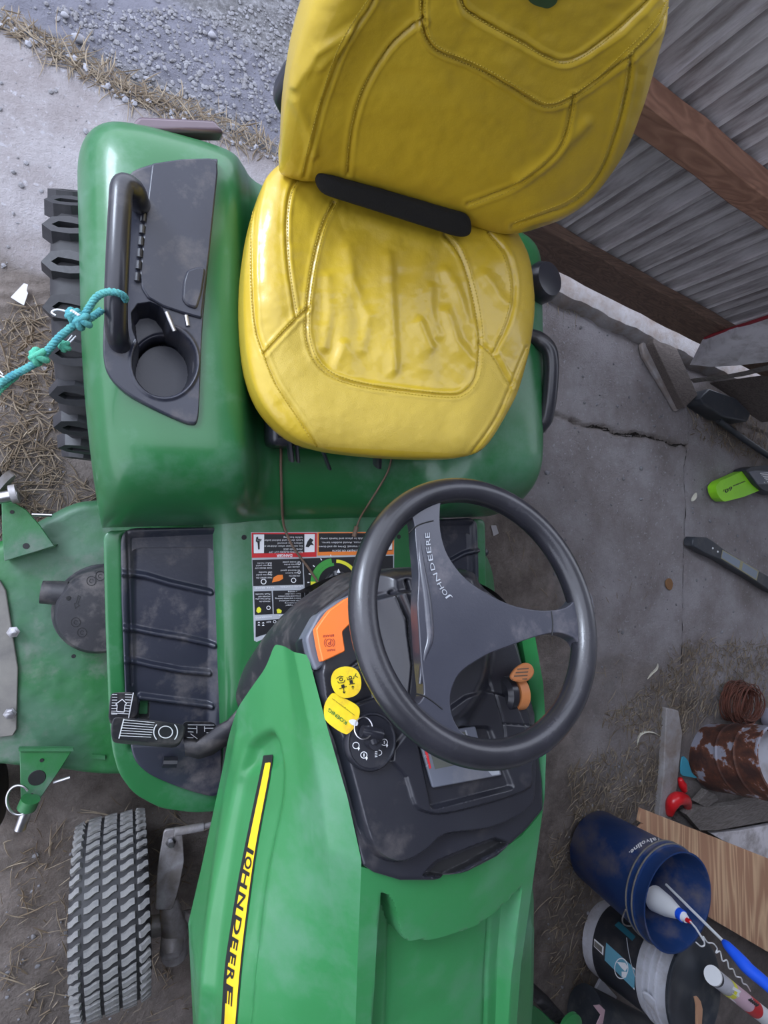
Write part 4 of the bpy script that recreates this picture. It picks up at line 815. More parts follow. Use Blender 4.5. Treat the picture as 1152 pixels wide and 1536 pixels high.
for t, A, B, hv in (('J', (672, 1022), (650, 992), (-34, 24)), ('O', (642, 984), (614, 938), (-34, 20)), ('H', (608, 930), (580, 880), (-36, 20)), ('N', (576, 864), (545, 800), (-36, 17)), ('D', (530, 776), (518, 712), (-36, 10)), ('E', (512, 694), (504, 642), (-38, 10)), ('E', (498, 628), (492, 578), (-38, 8)), ('R', (490, 562), (486, 508), (-38, 6)), ('E', (484, 500), (482, 455), (-38, 4))):
    ptext(m, WB, t, z3([A])[0], z3([B])[0], (hv[0] / 5.76, hv[1] / 5.76), .0012, False)
m.build('hub_lettering', SILVERT, hub, smooth=False)
m = MB(); m.lathe([(.040, 0), (.036, .05), (.030, .10), (.030, .13)], WC - WNv * .145, WC, 28); m.build('steering_column', BLACK, T)

# ---- pedals
def ppad(pts, z, thick, name, parent, c=None, nrm=(0, -.35, 1), bev=.010, ev=(0, -.55, -1)):
    P0 = Zp(*(c or np.mean(pts, 0)), z); n = np.array(nrm, float); n /= np.linalg.norm(n)
    m = MB(); P = round_poly(pts, 9); m.prism([PL(u, v, P0, n) for u, v in P], np.array(ev) * thick); o = m.build(name, BLACKD, parent, bevel=bev, seg=4)
    b = MB(); b.add([PL(u, v, P0, n) for u, v in [(100, 1000), (420, 1000), (420, 1200), (100, 1200)]], [(0, 1, 2, 3)]); return o, b.bvh()
zp_ = lambda P: zoom(P, 4.8, 140, 1020)
bp_, bb = ppad(zp_([(128, 310), (150, 262), (225, 270), (440, 288), (650, 318), (668, 345), (640, 440), (590, 465), (150, 425), (126, 400)]), .53, .045, 'brake_pedal', T)
m = MB()
def lin(b, A, B, w, m): A = np.array(A, float); B = np.array(B, float); d = B - A; n = np.array([-d[1], d[0]]) / np.linalg.norm(d) * w / 2; flatface(m, [A - n, B - n, B + n, A + n], b, .0010)
lin(bb, *zp_([(220, 276), (184, 418)]), 1.7, m)
for k in range(7): y = 284 + k * 19; lin(bb, *zp_([(222 - k * 5, y), (440 - k * 4, y + 20 - k * 1.5)]), .9, m)
c = zp_([(520, 372)])[0]; ringpx(m, bb, c, 9.6, 11.2, 0, 360, 28, .001, .85); ringpx(m, bb, c, 17.0, 18.6, -42, 42, 10, .001, .95); ringpx(m, bb, c, 17.0, 18.6, 138, 222, 10, .001, .95)
m.build('pedal_print', WHITE, bp_, smooth=False)
fp, fb = ppad(zp_([(120, 120), (135, 88), (280, 84), (325, 120), (330, 250), (240, 300), (105, 290)]), .485, .04, 'forward_pedal', T)
m = MB(); lin(fb, *zp_([(288, 88), (252, 278)]), 1.6, m)
for k in range(8):
    y = 102 + k * 20; lin(fb, *zp_([(136 - k, y), (172, y)]), .9, m); lin(fb, *zp_([(228, y - 2), (278 - k * 3, y)]), .9, m)
ar = zp_([(208, 136), (240, 168), (228, 176), (222, 228), (168, 224), (172, 176), (160, 172)])
for i in range(len(ar)): lin(fb, ar[i], ar[(i + 1) % len(ar)], 1.2, m)
lin(fb, *zp_([(128, 234), (258, 242)]), 1.1, m); m.build('pedal_print', WHITE, fp, smooth=False)
rp_, rb_ = ppad(zp_([(640, 305), (680, 295), (860, 298), (890, 330), (880, 400), (740, 455), (640, 430)]), .47, .03, 'reverse_pedal', T)
m = MB()
for a, b_ in (((680, 320), (870, 322)), ((680, 345), (745, 348)), ((800, 345), (880, 345)), ((680, 370), (720, 372)), ((812, 378), (860, 376)), ((672, 412), (720, 414)), ((745, 330), (745, 382)), ((800, 330), (800, 370)), ((700, 385), (750, 422))): lin(rb_, *zp_([a, b_]), 1.0, m)
m.build('pedal_print', WHITE, rp_, smooth=False)
m = MB(); arm = [(Zp(*zp_([p])[0], zz_), Zp(*zp_([q])[0], zz_ - .03)) for p, q, zz_ in (((650, 430), (660, 545), .50), ((740, 460), (760, 570), .50), ((810, 410), (860, 540), .515), ((880, 350), (930, 490), .53), ((960, 310), (1010, 450), .545), ((1030, 240), (1060, 380), .555), ((1090, 190), (1110, 320), .56))]
m.grid([[a, (a + b_) / 2 + [0, 0, .008], b_] for a, b_ in arm]); o = m.build('pedal_arm', BLACKD, T, fix=False); so_ = o.modifiers.new('solid', 'SOLIDIFY'); so_.thickness = .008
m = MB(); a = Zp(*zp_([(500, 590)])[0], .44); b_ = Zp(*zp_([(600, 590)])[0], .44); m.tube([a, b_], .010, 10); m.build('pedal_link', BLACK, T)

# ---- wheels
def tyre(name, c, R, Wd, rim, lug, rows=None):
    m = MB(); h = Wd / 2
    prof = [(rim, -h * .7), (rim + .02, -h * .92), (R * .82, -h), (R * .93, -h * .96), (R * .98, -h * .84), (R, -h * .5), (R * 1.004, 0), (R, h * .5), (R * .98, h * .84), (R * .93, h * .96), (R * .82, h), (rim + .02, h * .92), (rim, h * .7)]
    m.lathe(prof, c, np.array(c) + [1, 0, 0], 72); o = m.build(name, RUBBER, T, sharp=40)
    m = MB(); m.lathe([(0, -.02), (rim * .5, -.03), (rim * .55, h * .2), (rim * .9, h * .5), (rim, h * .72), (rim, -h * .72), (rim * .9, -h * .5), (0, -.02)], c, np.array(c) + [1, 0, 0], 48); m.build('wheel_rim', STRIPE, o)
    return o
def place_block(src_mesh, c, ang, R, x, name, matl, parent, tilt=0):
    o = bpy.data.objects.new(name, src_mesh); COL.objects.link(o); o.parent = parent
    pos = np.array([c[0] + x, c[1] + R * math.cos(ang), c[2] + R * math.sin(ang)]); base = WL[parent.name]; o.location = Vector(pos - base)
    r = np.array([0, math.cos(ang), math.sin(ang)]); xx = np.array([1., 0, 0]) ; n = r + np.array([tilt, 0, 0]); n /= np.linalg.norm(n); t = np.cross(n, xx); t /= np.linalg.norm(t); xx = np.cross(t, n)
    o.rotation_euler = Matrix(((xx[0], t[0], n[0]), (xx[1], t[1], n[1]), (xx[2], t[2], n[2]))).to_euler(); return o
def block_mesh(name, pts, h, bev, matl, hole=None):
    bm = bmesh.new(); 
    m = MB(); P = [(x, y, -.004) for x, y in pts]; Q = [(x * (1 - bev) , y * (1 - bev), h) for x, y in pts]; n = len(pts)
    m.add(P + Q, [tuple(range(n, 2 * n))] + [(i, (i + 1) % n, n + (i + 1) % n, n + i) for i in range(n)])
    bm.free(); me = bpy.data.meshes.new(name); me.from_pydata(np.vstack(m.v).tolist(), [], m.f); me.materials.append(matl); me.update(); return me
FTC = (Zp(164, 1380, .375)[0], -.885, .185)
for c in (FTC, (2 * XM - FTC[0], FTC[1], FTC[2])):
    ft = tyre('front_tyre', c, .183, .150, .085, False)
    # S shaped tread blocks: five rows
    zig = [(-.0150, -.0102), (-.0152, .0022), (-.0090, .0030), (-.0035, .0052), (.0030, .0094), (.0090, .0108), (.0150, .0104), (.0152, -.0022), (.0090, -.0030), (.0035, -.0052), (-.0030, -.0094), (-.0090, -.0108)]
    me_ = block_mesh('tread_block', [(x * .93, y * .93) for x, y in zig], .006, .10, TREAD)
    me2 = block_mesh('tread_block', [(x * .70, y * .84) for x, y in zig], .006, .10, TREAD)
    N_ = 49
    for r_i, x in enumerate((-.062, -.0325, 0, .0325, .062)):
        for k in range(N_):
            an = 2 * PI * (k + .33 * r_i) / N_
            if c[0] < XM and not (-.35 < math.atan2(math.sin(an), math.cos(an)) < 2.9): continue
            if c[0] > XM and not (k < 22): continue
            e = abs(r_i - 2) == 2
            place_block(me2 if e else me_, c, an, .1825 if not e else .1800, x, 'tread_block', TREAD, ft, 0 if not e else (.35 if x > 0 else -.35))
RTC = (.012, .385, .275)
tear = [(-.044, -.004), (-.030, .016), (-.004, .022), (.024, .016), (.045, .012), (.045, -.012), (.024, -.016), (-.004, -.020), (-.030, -.018)]
hol = [(-.030, -.002), (-.020, .007), (-.002, .006), (.020, .0025), (.020, -.0025), (-.002, -.007), (-.020, -.008)]
def lug_mesh():
    m = MB(); n = len(tear); base = [(x * 1.12, y * 1.15, -.006) for x, y in tear]; topo = [(x, y, .020) for x, y in tear]; m.add(base + topo, [(i, (i + 1) % n, n + (i + 1) % n, n + i) for i in range(n)])
    nh = len(hol); bmm = bmesh.new(); vo = [bmm.verts.new(p) for p in topo]; vi = [bmm.verts.new((x, y, .020)) for x, y in hol]
    eo = [bmm.edges.new((vo[i], vo[(i + 1) % n])) for i in range(n)]; ei = [bmm.edges.new((vi[i], vi[(i + 1) % nh])) for i in range(nh)]
    bmesh.ops.triangle_fill(bmm, edges=eo + ei, use_beauty=True); bmm.verts.index_update(); m.add([v.co[:] for v in bmm.verts], [tuple(v.index for v in f.verts) for f in bmm.faces]); bmm.free()
    m.add([(x, y, .020) for x, y in hol] + [(x * .9, y * .9, .008) for x, y in hol], [(i, (i + 1) % nh, nh + (i + 1) % nh, nh + i) for i in range(nh)] + [tuple(range(nh, 2 * nh))])
    me = bpy.data.meshes.new('tread_lug'); me.from_pydata(np.vstack(m.v).tolist(), [], m.f); me.materials.append(LUGM); me.update(); return me
LG = lug_mesh()
for c in (RTC, (2 * XM - RTC[0], RTC[1], RTC[2])):
    rt = tyre('rear_tyre', c, .252, .235, .13, True)
    for k in range(22):
        for sd in (-1, 1):
            an = 2 * PI * (k + (.5 if sd > 0 else 0)) / 22
            if sd * (c[0] - XM) > 0 or k % 2 == 0: pass
            o = place_block(LG, c, an, .243, sd * .078, 'tread_lug', LUGM, rt, sd * .12)
            if sd > 0: o.scale = (-1, 1, 1)
# ---- front axle and steering linkage
def px3(P): return [Zp(u, v, z) for u, v, z in P]
m = MB(); m.prism([Zp(u, v, .235) for u, v in round_poly([(246, 1242), (273, 1240), (276, 1290), (268, 1330), (258, 1362), (232, 1362), (236, 1300)], 6)], (0, 0, .008)); sa = m.build('steering_arm', STEEL, T, bevel=.002)
m = MB(); c = Zp(256, 1262, .243); m.lathe([(.0, 0), (.011, 0), (.011, .005), (.007, .006), (.007, .016), (0, .016)], c, c + [0, 0, 1], 6, ); m.build('bolt', CHROME, sa)
m = MB(); m.tube(px3([(262, 1248, .26), (305, 1240, .26)]), .009, 14); m.tube(px3([(300, 1241, .26), (360, 1226, .26)]), .006, 12); m.build('tie_rod', STEEL, T)
m = MB(); m.tube(px3([(252, 1350, .22), (262, 1395, .22), (262, 1430, .20)]), [.020, .028, .030], 18); m.tube(px3([(225, 1390, .19), (300, 1378, .19), (420, 1370, .2)]), .022, 14); ax = m.build('front_axle', STEEL, T)
c = Zp(258, 1418, .235); m = MB(); m.lathe([(.024, -.06), (.026, -.01), (.025, .012), (.018, .022), (0, .026)], c, c + np.array([-.25, -.6, 1]), 22); m.build('grease_cap', STEEL, T)

# ---- mower deck
DZ = .185
dk = [(150, 750), (108, 757), (72, 775), (30, 798), (-60, 850), (-110, 950), (-100, 1080), (-60, 1130), (10, 1143), (90, 1150), (180, 1158), (420, 1150), (680, 1060), (735, 980), (741, 900), (735, 850), (715, 812), (690, 786), (500, 740), (300, 742)]
def rel_deck(X3, r):
    q = pix(X3); return .012 * sstep(sdf(q, [(-80, 860), (170, 800), (330, 800), (330, 1100), (170, 1130), (20, 1100), (-70, 1060)]), 40) + (vnoise(q, .05, 2, 3) - .5) * .003
m = pillow(smooth_poly(dk, 4), (310, 950), to3z(DZ - .03), (0, 0, 1), 90, .030, .94, .09, rel_deck, nth=420); DKB = m.bvh(); deck = m.build('mower_deck', GREEND, T, sharp=60, fix=False)
def dk3(u, v, off=0): h = hit(DKB, u, v); return h + np.array([0, 0, off])
m = MB(); c = Zp(155, 912, .205); rr_ = .092
m.lathe([(rr_ * 1.07, -.012), (rr_ * 1.07, .010), (rr_ * 1.0, .016), (rr_ * .97, .052), (rr_ * .9, .060), (rr_ * .3, .064), (0, .064)], c, c + [0, 0, 1], 56)
m.tube([Zp(100, 890, .235), Zp(62, 888, .235)], [.026, .024], 14); cov = m.build('spindle_cover', BLACKD, deck, sharp=45); CB = m.bvh()
m = MB()
zc_ = lambda P: zoom(P, 2.743, 0, 700)
for a in ((376, 470), (412, 450), (312, 640), (338, 682)): ringpx(m, CB, zc_([a])[0], 6.4, 7.4, 0, 360, 16, .0008, 1.0); ringpx(m, CB, zc_([a])[0], 2.5, 3.3, 20, 300, 8, .0008, 1.0)
ar = zc_([(322, 530), (330, 534), (320, 566), (326, 570), (310, 584), (306, 562), (313, 562)]); 
for i in range(len(ar)): lin(CB, ar[i], ar[(i + 1) % len(ar)], 1.0, m)
m.build('cover_print', DARK, cov, smooth=False)
m = MB()
for a in ((282, 541), (303, 780)): c_ = hit(CB, *zc_([a])[0], .001); c_ = c_ if c_ is not None else Zp(*zc_([a])[0], .24); m.lathe([(0, 0), (.0045, 0), (.004, .001), (0, .001)], c_, c_ + [0, 0, 1], 12)
m.build('cover_hole', DARK, cov)
m = MB(); V = [(2 * XM - x, y, z) for x, y, z in []]; c = Zp(706, 862, .20); m.lathe([(.085, -.01), (.08, .012), (.076, .042), (.03, .050), (0, .050)], np.array([2 * XM - .035, c[1] - .02, .195]), np.array([2 * XM - .035, c[1] - .02, 1]), 44); m.build('spindle_cover', BLACKD, deck)
m = MB(); c = Zp(720, 828, .20); m.lathe([(.02, 0), (.018, .012), (.010, .03), (0, .032)], c, c + [0, 0, 1], 12); m.tube(px3([(716, 826, .215), (722, 848, .215)]), .008, 8); m.build('wash_port', BLACK, deck)
# belt plate with two bolts
m = MB(); m.prism([dk3(u, v, .002) for u, v in [(-40, 870), (0, 868), (10, 885), (28, 1000), (26, 1092), (20, 1102), (-40, 1108)]], (0, 0, .006)); bpz = m.build('belt_plate', GREYPL, deck, bevel=.002)
for u, v in ((20, 948), (15, 1070)):
    c = Zp(u, v, .212); m = MB(); m.lathe([(0, 0), (.012, 0), (.012, .002), (.0075, .0025), (.0075, .009), (0, .010)], c, c + [0, 0, 1], 6); m.build('bolt', CHROME, deck)
def bracket(pts, z0, z1, hole):
    m = MB(); m.prism([Zp(u, v, z0) for u, v in pts], (0, 0, .006)); o = m.build('deck_bracket', GREEND, deck, bevel=.0015)
    for (u, v, r) in hole: mm_ = MB(); c = Zp(u, v, z0 + .0065); mm_.lathe([(0, 0), (r, 0), (r * .95, .0008), (0, .0008)], c, c + [0, 0, 1], 20); mm_.build('bracket_hole', DARK, deck)
    return o
b1 = zc_([(8, 140), (60, 148), (110, 178), (165, 240), (226, 326), (20, 388), (12, 300)]); bracket(b1, .235, .24, [(39, 819, .006), (18, 768, .004)])
m = MB(); m.prism([Zp(u, v, .235) for u, v in zc_([(14, 388), (226, 330), (228, 322), (14, 380)])], (0, 0, -.05)); m.build('bracket_flange', GREEND, deck)
b2 = zc_([(82, 1160), (300, 1160), (250, 1240), (140, 1400), (88, 1400)]); bracket(b2, .225, .23, [(*zc_([(152, 1280)])[0], .016), (*zc_([(172, 1208)])[0], .004), (*zc_([(130, 1352)])[0], .004)])
m = MB(); m.prism([Zp(u, v, .225) for u, v in zc_([(80, 1150), (304, 1150), (304, 1162), (80, 1162)])], (0, 0, .012)); m.build('bracket_flange', GREEND, deck)
def pin(a, b_, r, z0, z1):
    m = MB(); m.tube([Zp(*a, z0), Zp(*b_, z1)], r, 14); return m
pin((26, 742), (-6, 748), .012, .265, .268).build('hinge_pin', CHROME, deck); m = pin((26, 740), (16, 742), .019, .264, .264); m.build('pin_collar', STEEL, deck)
pin((44, 1205), (30, 1243), .011, .245, .235).build('hinge_pin', CHROME, deck); m = pin((46, 1198), (40, 1212), .018, .246, .242); m.build('pin_collar', GREEND, deck)
m = MB(); rc = (28, 1200); m.tube([Zp(rc[0] + 18 * math.cos(a), rc[1] + 22 * math.sin(a), .25) for a in np.linspace(.9, 5.6, 26)], .0026, 8); m.build('retaining_ring', CHROME, deck)
for a_, b_ in (((80, 1174), (105, 1166)), ((48, 772), (78, 773))): m = MB(); m.tube([Zp(*a_, .205), Zp(*b_, .205)], .0033, 8); m.build('cotter_pin', CHROME, deck)
for c, r in ((Zp(-4, 738, .10), .062), (Zp(2, 1195, .10), .075)):
    m = MB(); m.lathe([(0, -.03), (r * .8, -.03), (r, -.022), (r, .022), (r * .8, .03), (0, .03)], np.array([c[0] - .03, c[1], r + .002]), np.array([c[0] + .97, c[1], r + .002]), 32); m.build('gauge_wheel', RUBBER, deck, sharp=40)
m = MB(); m.tube(px3([(0, 722, .20), (10, 728, .2)]), [.03, .026], 14); m.build('wheel_fork', STEEL, deck)
m = MB(); m.prism([dk3(u, v, -.002) for u, v in ((138, 1130), (158, 1132), (158, 1138), (138, 1136))], (0, 0, .008)); m.build('deck_lug', GREEND, deck)

# ================================================================== SMALL THINGS ON THE TRACTOR
# ignition key, ring and tags
m = MB(); kc0 = ic + dn * .006; m.tube([kc0, kc0 + dn * .012], .0095, 16); a_, b_ = D(*zi([(745, 872)])[0], .045), D(*zi([(905, 905)])[0], .045)
K = thing('ignition_key', 'black headed key standing in the ignition switch of the tractor', 'key', tuple(kc0))
m.build('key_shaft', BLACK, K); m = MB(); m.tube([a_, a_ * .7 + b_ * .3, a_ * .3 + b_ * .7, b_], [.007, .0085, .0085, .007], 14); m.tube([kc0 + dn * .01, (a_ + b_) / 2], .0065, 12); m.build('key_head', BLACK, K)
m = MB(); rc = zi([(760, 850)])[0]; m.tube([D(rc[0] + 13.5 * math.cos(a), rc[1] + 16.5 * math.sin(a), .048 + .006 * math.sin(a)) for a in np.linspace(0, 2 * PI, 33)[:-1]], .0009, 8, closed=True); tag(m.build('key_ring', CHROME), 'small bright split ring through the ignition key head', 'key ring')
m = MB(); P = smooth_poly([(x, y) for x, y in zi([(505, 485), (530, 400), (610, 365), (695, 385), (735, 450), (735, 540), (690, 595), (610, 612), (540, 575)])], 4); m.prism([D(u, v, .040) for u, v in P], dn * .0012); t1b = m.bvh(); t1 = tag(m.build('key_tag', TAGY), 'round yellow card tag with symbols lying on the black dashboard', 'key tag')
pm = MB(); ringpx(pm, t1b, zi([(583, 466)])[0], 1.6, 2.9, 0, 360, 12); ringpx(pm, t1b, zi([(655, 452)])[0], 1.4, 2.7, 0, 360, 12)
for a, b_ in (((555, 480), (562, 495)), ((562, 495), (604, 490)), ((604, 490), (612, 470)), ((545, 460), (575, 440)), ((575, 440), (600, 445)), ((628, 450), (634, 470)), ((634, 470), (682, 460)), ((682, 460), (684, 440)), ((690, 436), (715, 452)), ((700, 420), (690, 440)), ((568, 540), (626, 520)), ((600, 520), (606, 576)), ((596, 562), (606, 576)), ((616, 560), (606, 576)), ((676, 545), (674, 518)), ((664, 528), (674, 518)), ((686, 528), (674, 518)), ((645, 505), (690, 498))): lin(t1b, *zi([a, b_]), 1.0, pm)
flatface(pm, zi([(582, 510), (606, 504), (612, 530), (588, 536)]), t1b, .001); flatface(pm, zi([(646, 474), (672, 470), (676, 496), (652, 500)]), t1b, .001)
pm.build('tag_print', INK, t1, smooth=False)
m = MB(); P = smooth_poly(zi([(455, 665), (490, 600), (530, 575), (620, 620), (700, 665), (728, 710), (715, 790), (680, 850), (640, 890), (610, 893), (540, 855), (465, 790), (450, 730)]), 4); m.prism([D(u, v, .037) for u, v in P], dn * .0012); t2b = m.bvh(); t2 = tag(m.build('key_tag', TAGY), 'yellow shield shaped dealer tag with green lettering beside the ignition switch', 'key tag')
pm = MB(); ptext(pm, t2b, 'KOENIG', zi([(632, 800)])[0], zi([(488, 690)])[0], np.array([-2.2, 4.6]), .0009, True, 0); ptext(pm, t2b, 'www.koenigequipment.com', zi([(690, 745)])[0], zi([(515, 614)])[0], np.array([-1.0, 1.7]), .0009, False, 1); pm.build('tag_lettering', [DGREENINK, INK], t2, smooth=False)
m = MB(); m.prism([D(u, v, .0385) for u, v in smooth_poly(zi([(645, 790), (680, 780), (712, 800), (705, 830), (665, 822)]), 3)], dn * .002); m.build('hang_tab', CLEAR, t2)

# rope tied to the left grab handle
RP = thing('rope', 'teal and green braided rope knotted round the left grab handle', 'rope', tuple(Zp(60, 540, .70)))
def rope(P, r, name, matl, parent, strands=3, tw=900):
    P = smooth_poly(P, 12, False); m = MB(); L = np.concatenate([[0], np.cumsum(np.linalg.norm(np.diff(P, axis=0), axis=1))]); n = max(20, int(L[-1] / .0022)); s = np.linspace(0, L[-1], n); Q_ = np.stack([np.interp(s, L, P[:, k]) for k in range(3)], 1)
    Tn = np.gradient(Q_, axis=0); Tn /= np.linalg.norm(Tn, axis=1)[:, None] + 1e-9; A_ = np.cross(Tn, [0.13, .2, 1]); A_ /= np.linalg.norm(A_, axis=1)[:, None] + 1e-9; B_ = np.cross(Tn, A_)
    for k in range(strands): ph = s * 420 + 2 * PI * k / strands; m.tube(Q_ + r * .5 * (np.cos(ph)[:, None] * A_ + np.sin(ph)[:, None] * B_), r * .62, 6)
    return m.build(name, matl, parent, sharp=0)
zr = lambda P, z: [Zp(x / 4.518, y / 4.518 + 420, z_) for (x, y), z_ in zip(P, z)]
rope(zr([(-60, 770), (20, 690), (100, 640), (180, 600), (260, 545), (330, 470), (400, 390), (470, 330), (530, 280)], [.70, .705, .71, .715, .72, .725, .73, .737, .742]), .0048, 'main_strand', ROPE, RP)
rope(zr([(-70, 830), (0, 745), (60, 690), (110, 650)], [.70, .70, .70, .705]), .0040, 'second_strand', ROPEG, RP)
rope(zr([(545, 285), (590, 210), (650, 120), (720, 82), (790, 85), (840, 110), (850, 135)], [.742, .745, .75, .757, .760, .752, .738]), .0046, 'handle_loop', ROPE, RP)
rope(zr([(560, 290), (620, 255), (690, 205)], [.735, .73, .724]), .0046, 'handle_loop', ROPE, RP)
def knot(c, z, r, rr, name, matl):
    m = MB(); C0 = Zp(c[0] / 4.518, c[1] / 4.518 + 420, z)
    for k in range(3):
        ax_ = np.array([math.cos(k * 1.1), math.sin(k * 1.1), .3]); ax_ /= np.linalg.norm(ax_); e1 = np.cross(ax_, [0, 0, 1]); e1 /= np.linalg.norm(e1); e2 = np.cross(ax_, e1)
        m.tube([C0 + ax_ * (k - 1) * r * .35 + r * (math.cos(t) * e1 + .8 * math.sin(t) * e2) for t in np.linspace(0, 2 * PI, 22)[:-1]], rr, 8, closed=True)
    m.build(name, matl, RP, sharp=0)
knot((560, 280), .742, .0085, .0045, 'knot', ROPE); knot((268, 520), .722, .0085, .0045, 'knot', ROPEG); knot((500, 240), .742, .007, .0040, 'knot', ROPE)
knot((440, 450), .715, .005, .0035, 'frayed_knot', ROPEG)
m = MB(); m.tube(smooth_poly(zr([(378, 240), (350, 218), (385, 200), (440, 210), (480, 225)], [.742] * 5), 6, False), .0012, 8)
for k in range(4): m.tube(smooth_poly(zr([(470 + k * 14, 225 + k * 9), (490 + k * 14, 208 + k * 9), (515 + k * 12, 225 + k * 9)], [.742, .752, .742]), 5, False), .0016, 8)
m.build('wire_wrap', CLEAR, RP)
m = MB()
for a, b_ in (((450, 425), (490, 375)), ((470, 425), (515, 380)), ((455, 440), (500, 400)), ((20, 640), (-20, 600)), ((30, 660), (-10, 640))): m.tube(zr([a, b_], [.715, .715]), .0008, 5)
m.build('frayed_ends', CLEAR, RP)

# ================================================================== THINGS ON THE RIGHT OF THE SHED
def lean(p, u, v, L):                          # end of an axis of length L that starts at p and ends on the sight line of (u, v)
    d = ray(u, v); d /= np.linalg.norm(d); a = CO - p; b_ = a @ d; c = a @ a - L * L; q = b_ * b_ - c; return CO + d * (-b_ - math.sqrt(max(q, 0)))
def bucket(name, matl, label, cat, base, top, r0, r1, h, rings, n=56):
    base = np.array(base); ax_ = np.array(top) - base; ax_ /= np.linalg.norm(ax_); t = thing(name, label, cat, tuple(base))
    prof = [(r0 * .96, .002), (r0, .006)]
    for a in rings: rr = r0 + (r1 - r0) * a / h; prof += [(rr, a - .006), (rr + .007, a - .004), (rr + .007, a + .002), (rr + .001, a + .004)]
    prof += [(r1, h - .005), (r1 + .003, h), (r1 - .003, h), (r1 - .006, h - .01), (r0 - .004, .010), (0, .010)]
    m = MB(); m.lathe([(0, .002)] + prof, base, base + ax_, n); m.build('bucket_body', matl, t, sharp=50); return t, m.bvh(), base, ax_
bb0 = Zp(893, 1268, .02); bb1 = lean(bb0, 1018, 1353, .37)
BK, BKb, b0, bax = bucket('blue_bucket', BLUEB, 'navy blue plastic bucket, empty but for a white tube, beside the plywood', 'bucket', bb0, bb1, .134, .156, .37, (.30, .325))
m = MB()
zb = lambda P: zoom(P, 7.68, 850, 1210)
vt = [('V', (1075, 352)), ('a', (1025, 358)), ('l', (992, 365)), ('v', (965, 375)), ('o', (935, 385)), ('l', (900, 395)), ('i', (880, 402)), ('n', (850, 415)), ('e', (800, 450)), ('.', (728, 498))]
P_ = np.array([(1090, 355), (1000, 362), (935, 378), (880, 396), (835, 425), (790, 462), (755, 490), (715, 530)], float)[:]
Ltxt = 'Valvoline.'; Lx = np.concatenate([[0], np.cumsum(np.linalg.norm(np.diff(P_, axis=0), axis=1))]); ws = np.array([1.2, 1, .5, .95, 1.05, .5, .5, 1.05, 1.0, .4]); ws = np.concatenate([[0], np.cumsum(ws)]) / ws.sum() * Lx[-1]
for i, ch_ in enumerate(Ltxt):
    a = [np.interp(ws[i] + 2, Lx, P_[:, k]) for k in (0, 1)]; b_ = [np.interp(ws[i + 1] - 6, Lx, P_[:, k]) for k in (0, 1)]
    ptext(m, BKb, ch_, zb([a])[0], zb([b_])[0], (2.5 + 0 * i, 5.6), .0012, True)
m.build('bucket_lettering', WHITE, BK, smooth=False)
for a in (.298, .323):
    m = MB(); rr = .134 + (.156 - .134) * a / .37 + .0075; e1 = np.cross(bax, [0, 1, 0]); e1 /= np.linalg.norm(e1); e2 = np.cross(bax, e1); m.tube([b0 + bax * a + rr * (math.cos(t) * e1 + math.sin(t) * e2) for t in np.linspace(0, 2 * PI, 49)[:-1]], .003, 8, closed=True); m.build('dusty_rib', GREYPL, BK)
m = MB(); hb = b0 + bax * .31; m.tube([hb + .165 * (math.cos(t) * -e1 * 1 + math.sin(t) * e2) - bax * (.10 * math.sin(t)) for t in np.linspace(.1, PI - .1, 24)], .0025, 8); m.build('wire_handle', STEEL, BK)
wb0 = Zp(905, 1404, 0); wb1 = Zp(1040, 1486, .36)
WBK, WBb, w0, wax = bucket('white_bucket', WHITEP, 'white plastic bucket with dirty black label and lid, beside the blue bucket', 'bucket', wb0, wb1, .134, .152, .37, (.27, .295, .32))
zw = lambda P: zoom(P, 7.68, 860, 1340)
def wrap(b, base, axv, h0, h1, r0, r1, a0, a1, matl, parent, name, off, n=40, H=.37):
    e1 = np.cross(axv, [0, 1, 0]); e1 /= np.linalg.norm(e1); e2 = np.cross(axv, e1); m = MB(); G = []
    for a in np.linspace(a0, a1, n):
        G.append([base + axv * h + (r0 + (r1 - r0) * h / H + off) * (math.cos(a) * e1 + math.sin(a) * e2) for h in np.linspace(h0, h1, 3)])
    m.grid(G); return m.build(name, matl, parent, fix=False), m
wl, wlm = wrap(WBb, w0, wax, .055, .245, .134, .152, 0, 2 * PI, BLLAB, WBK, 'black_label', .0010, 60); WLB = wlm.bvh()
m = MB(); patch(m, WLB, zw([(270, 190), (330, 150), (720, 500), (680, 550)]), 4, 2, .0008); m.build('teal_label_band', TEAL, wl, smooth=False)
m = MB(); patch(m, WLB, zw([(380, 568), (712, 868), (704, 1110), (362, 770)]), 5, 5, .0008); m.build('blue_label_panel', LBLUE, wl, smooth=False)
m = MB()
for q in ([(188, 475), (352, 615), (346, 716), (186, 560)],): patch(m, WLB, zw(q), 3, 3, .0008)
ringpx(m, WLB, zw([(556, 865)])[0], 9.4, 10.6, 0, 360, 24, .0016, 1.5)
for q in ([(505, 790), (600, 800), (630, 850), (600, 900), (560, 860)], [(560, 900), (620, 905), (610, 970), (560, 960)], [(690, 850), (716, 868), (708, 1112), (696, 1100)]): flatface(m, zw(q), WLB, .0016)
m.build('label_print', WHITE, wl, smooth=False)
m = MB(); patch(m, WLB, zw([(202, 505), (335, 622), (330, 686), (200, 570)]), 3, 3, .0014); m.build('label_barcode_block', GREYPL, wl, smooth=False)
m = MB(); m.lathe([(.158, .362), (.160, .372), (.150, .374), (.135, .366), (0, .366)], w0, w0 + wax, 48); wlid = m.build('bucket_lid', CHAR, WBK, sharp=40)
m = MB(); m.tube([hit(WLB, *p, .004) for p in zw([(620, 520), (640, 660), (670, 800)])] + [hit(WBb, *p, .012) for p in zw([(740, 960)])], .0014, 6); m.build('wire_handle', PALE, WBK)
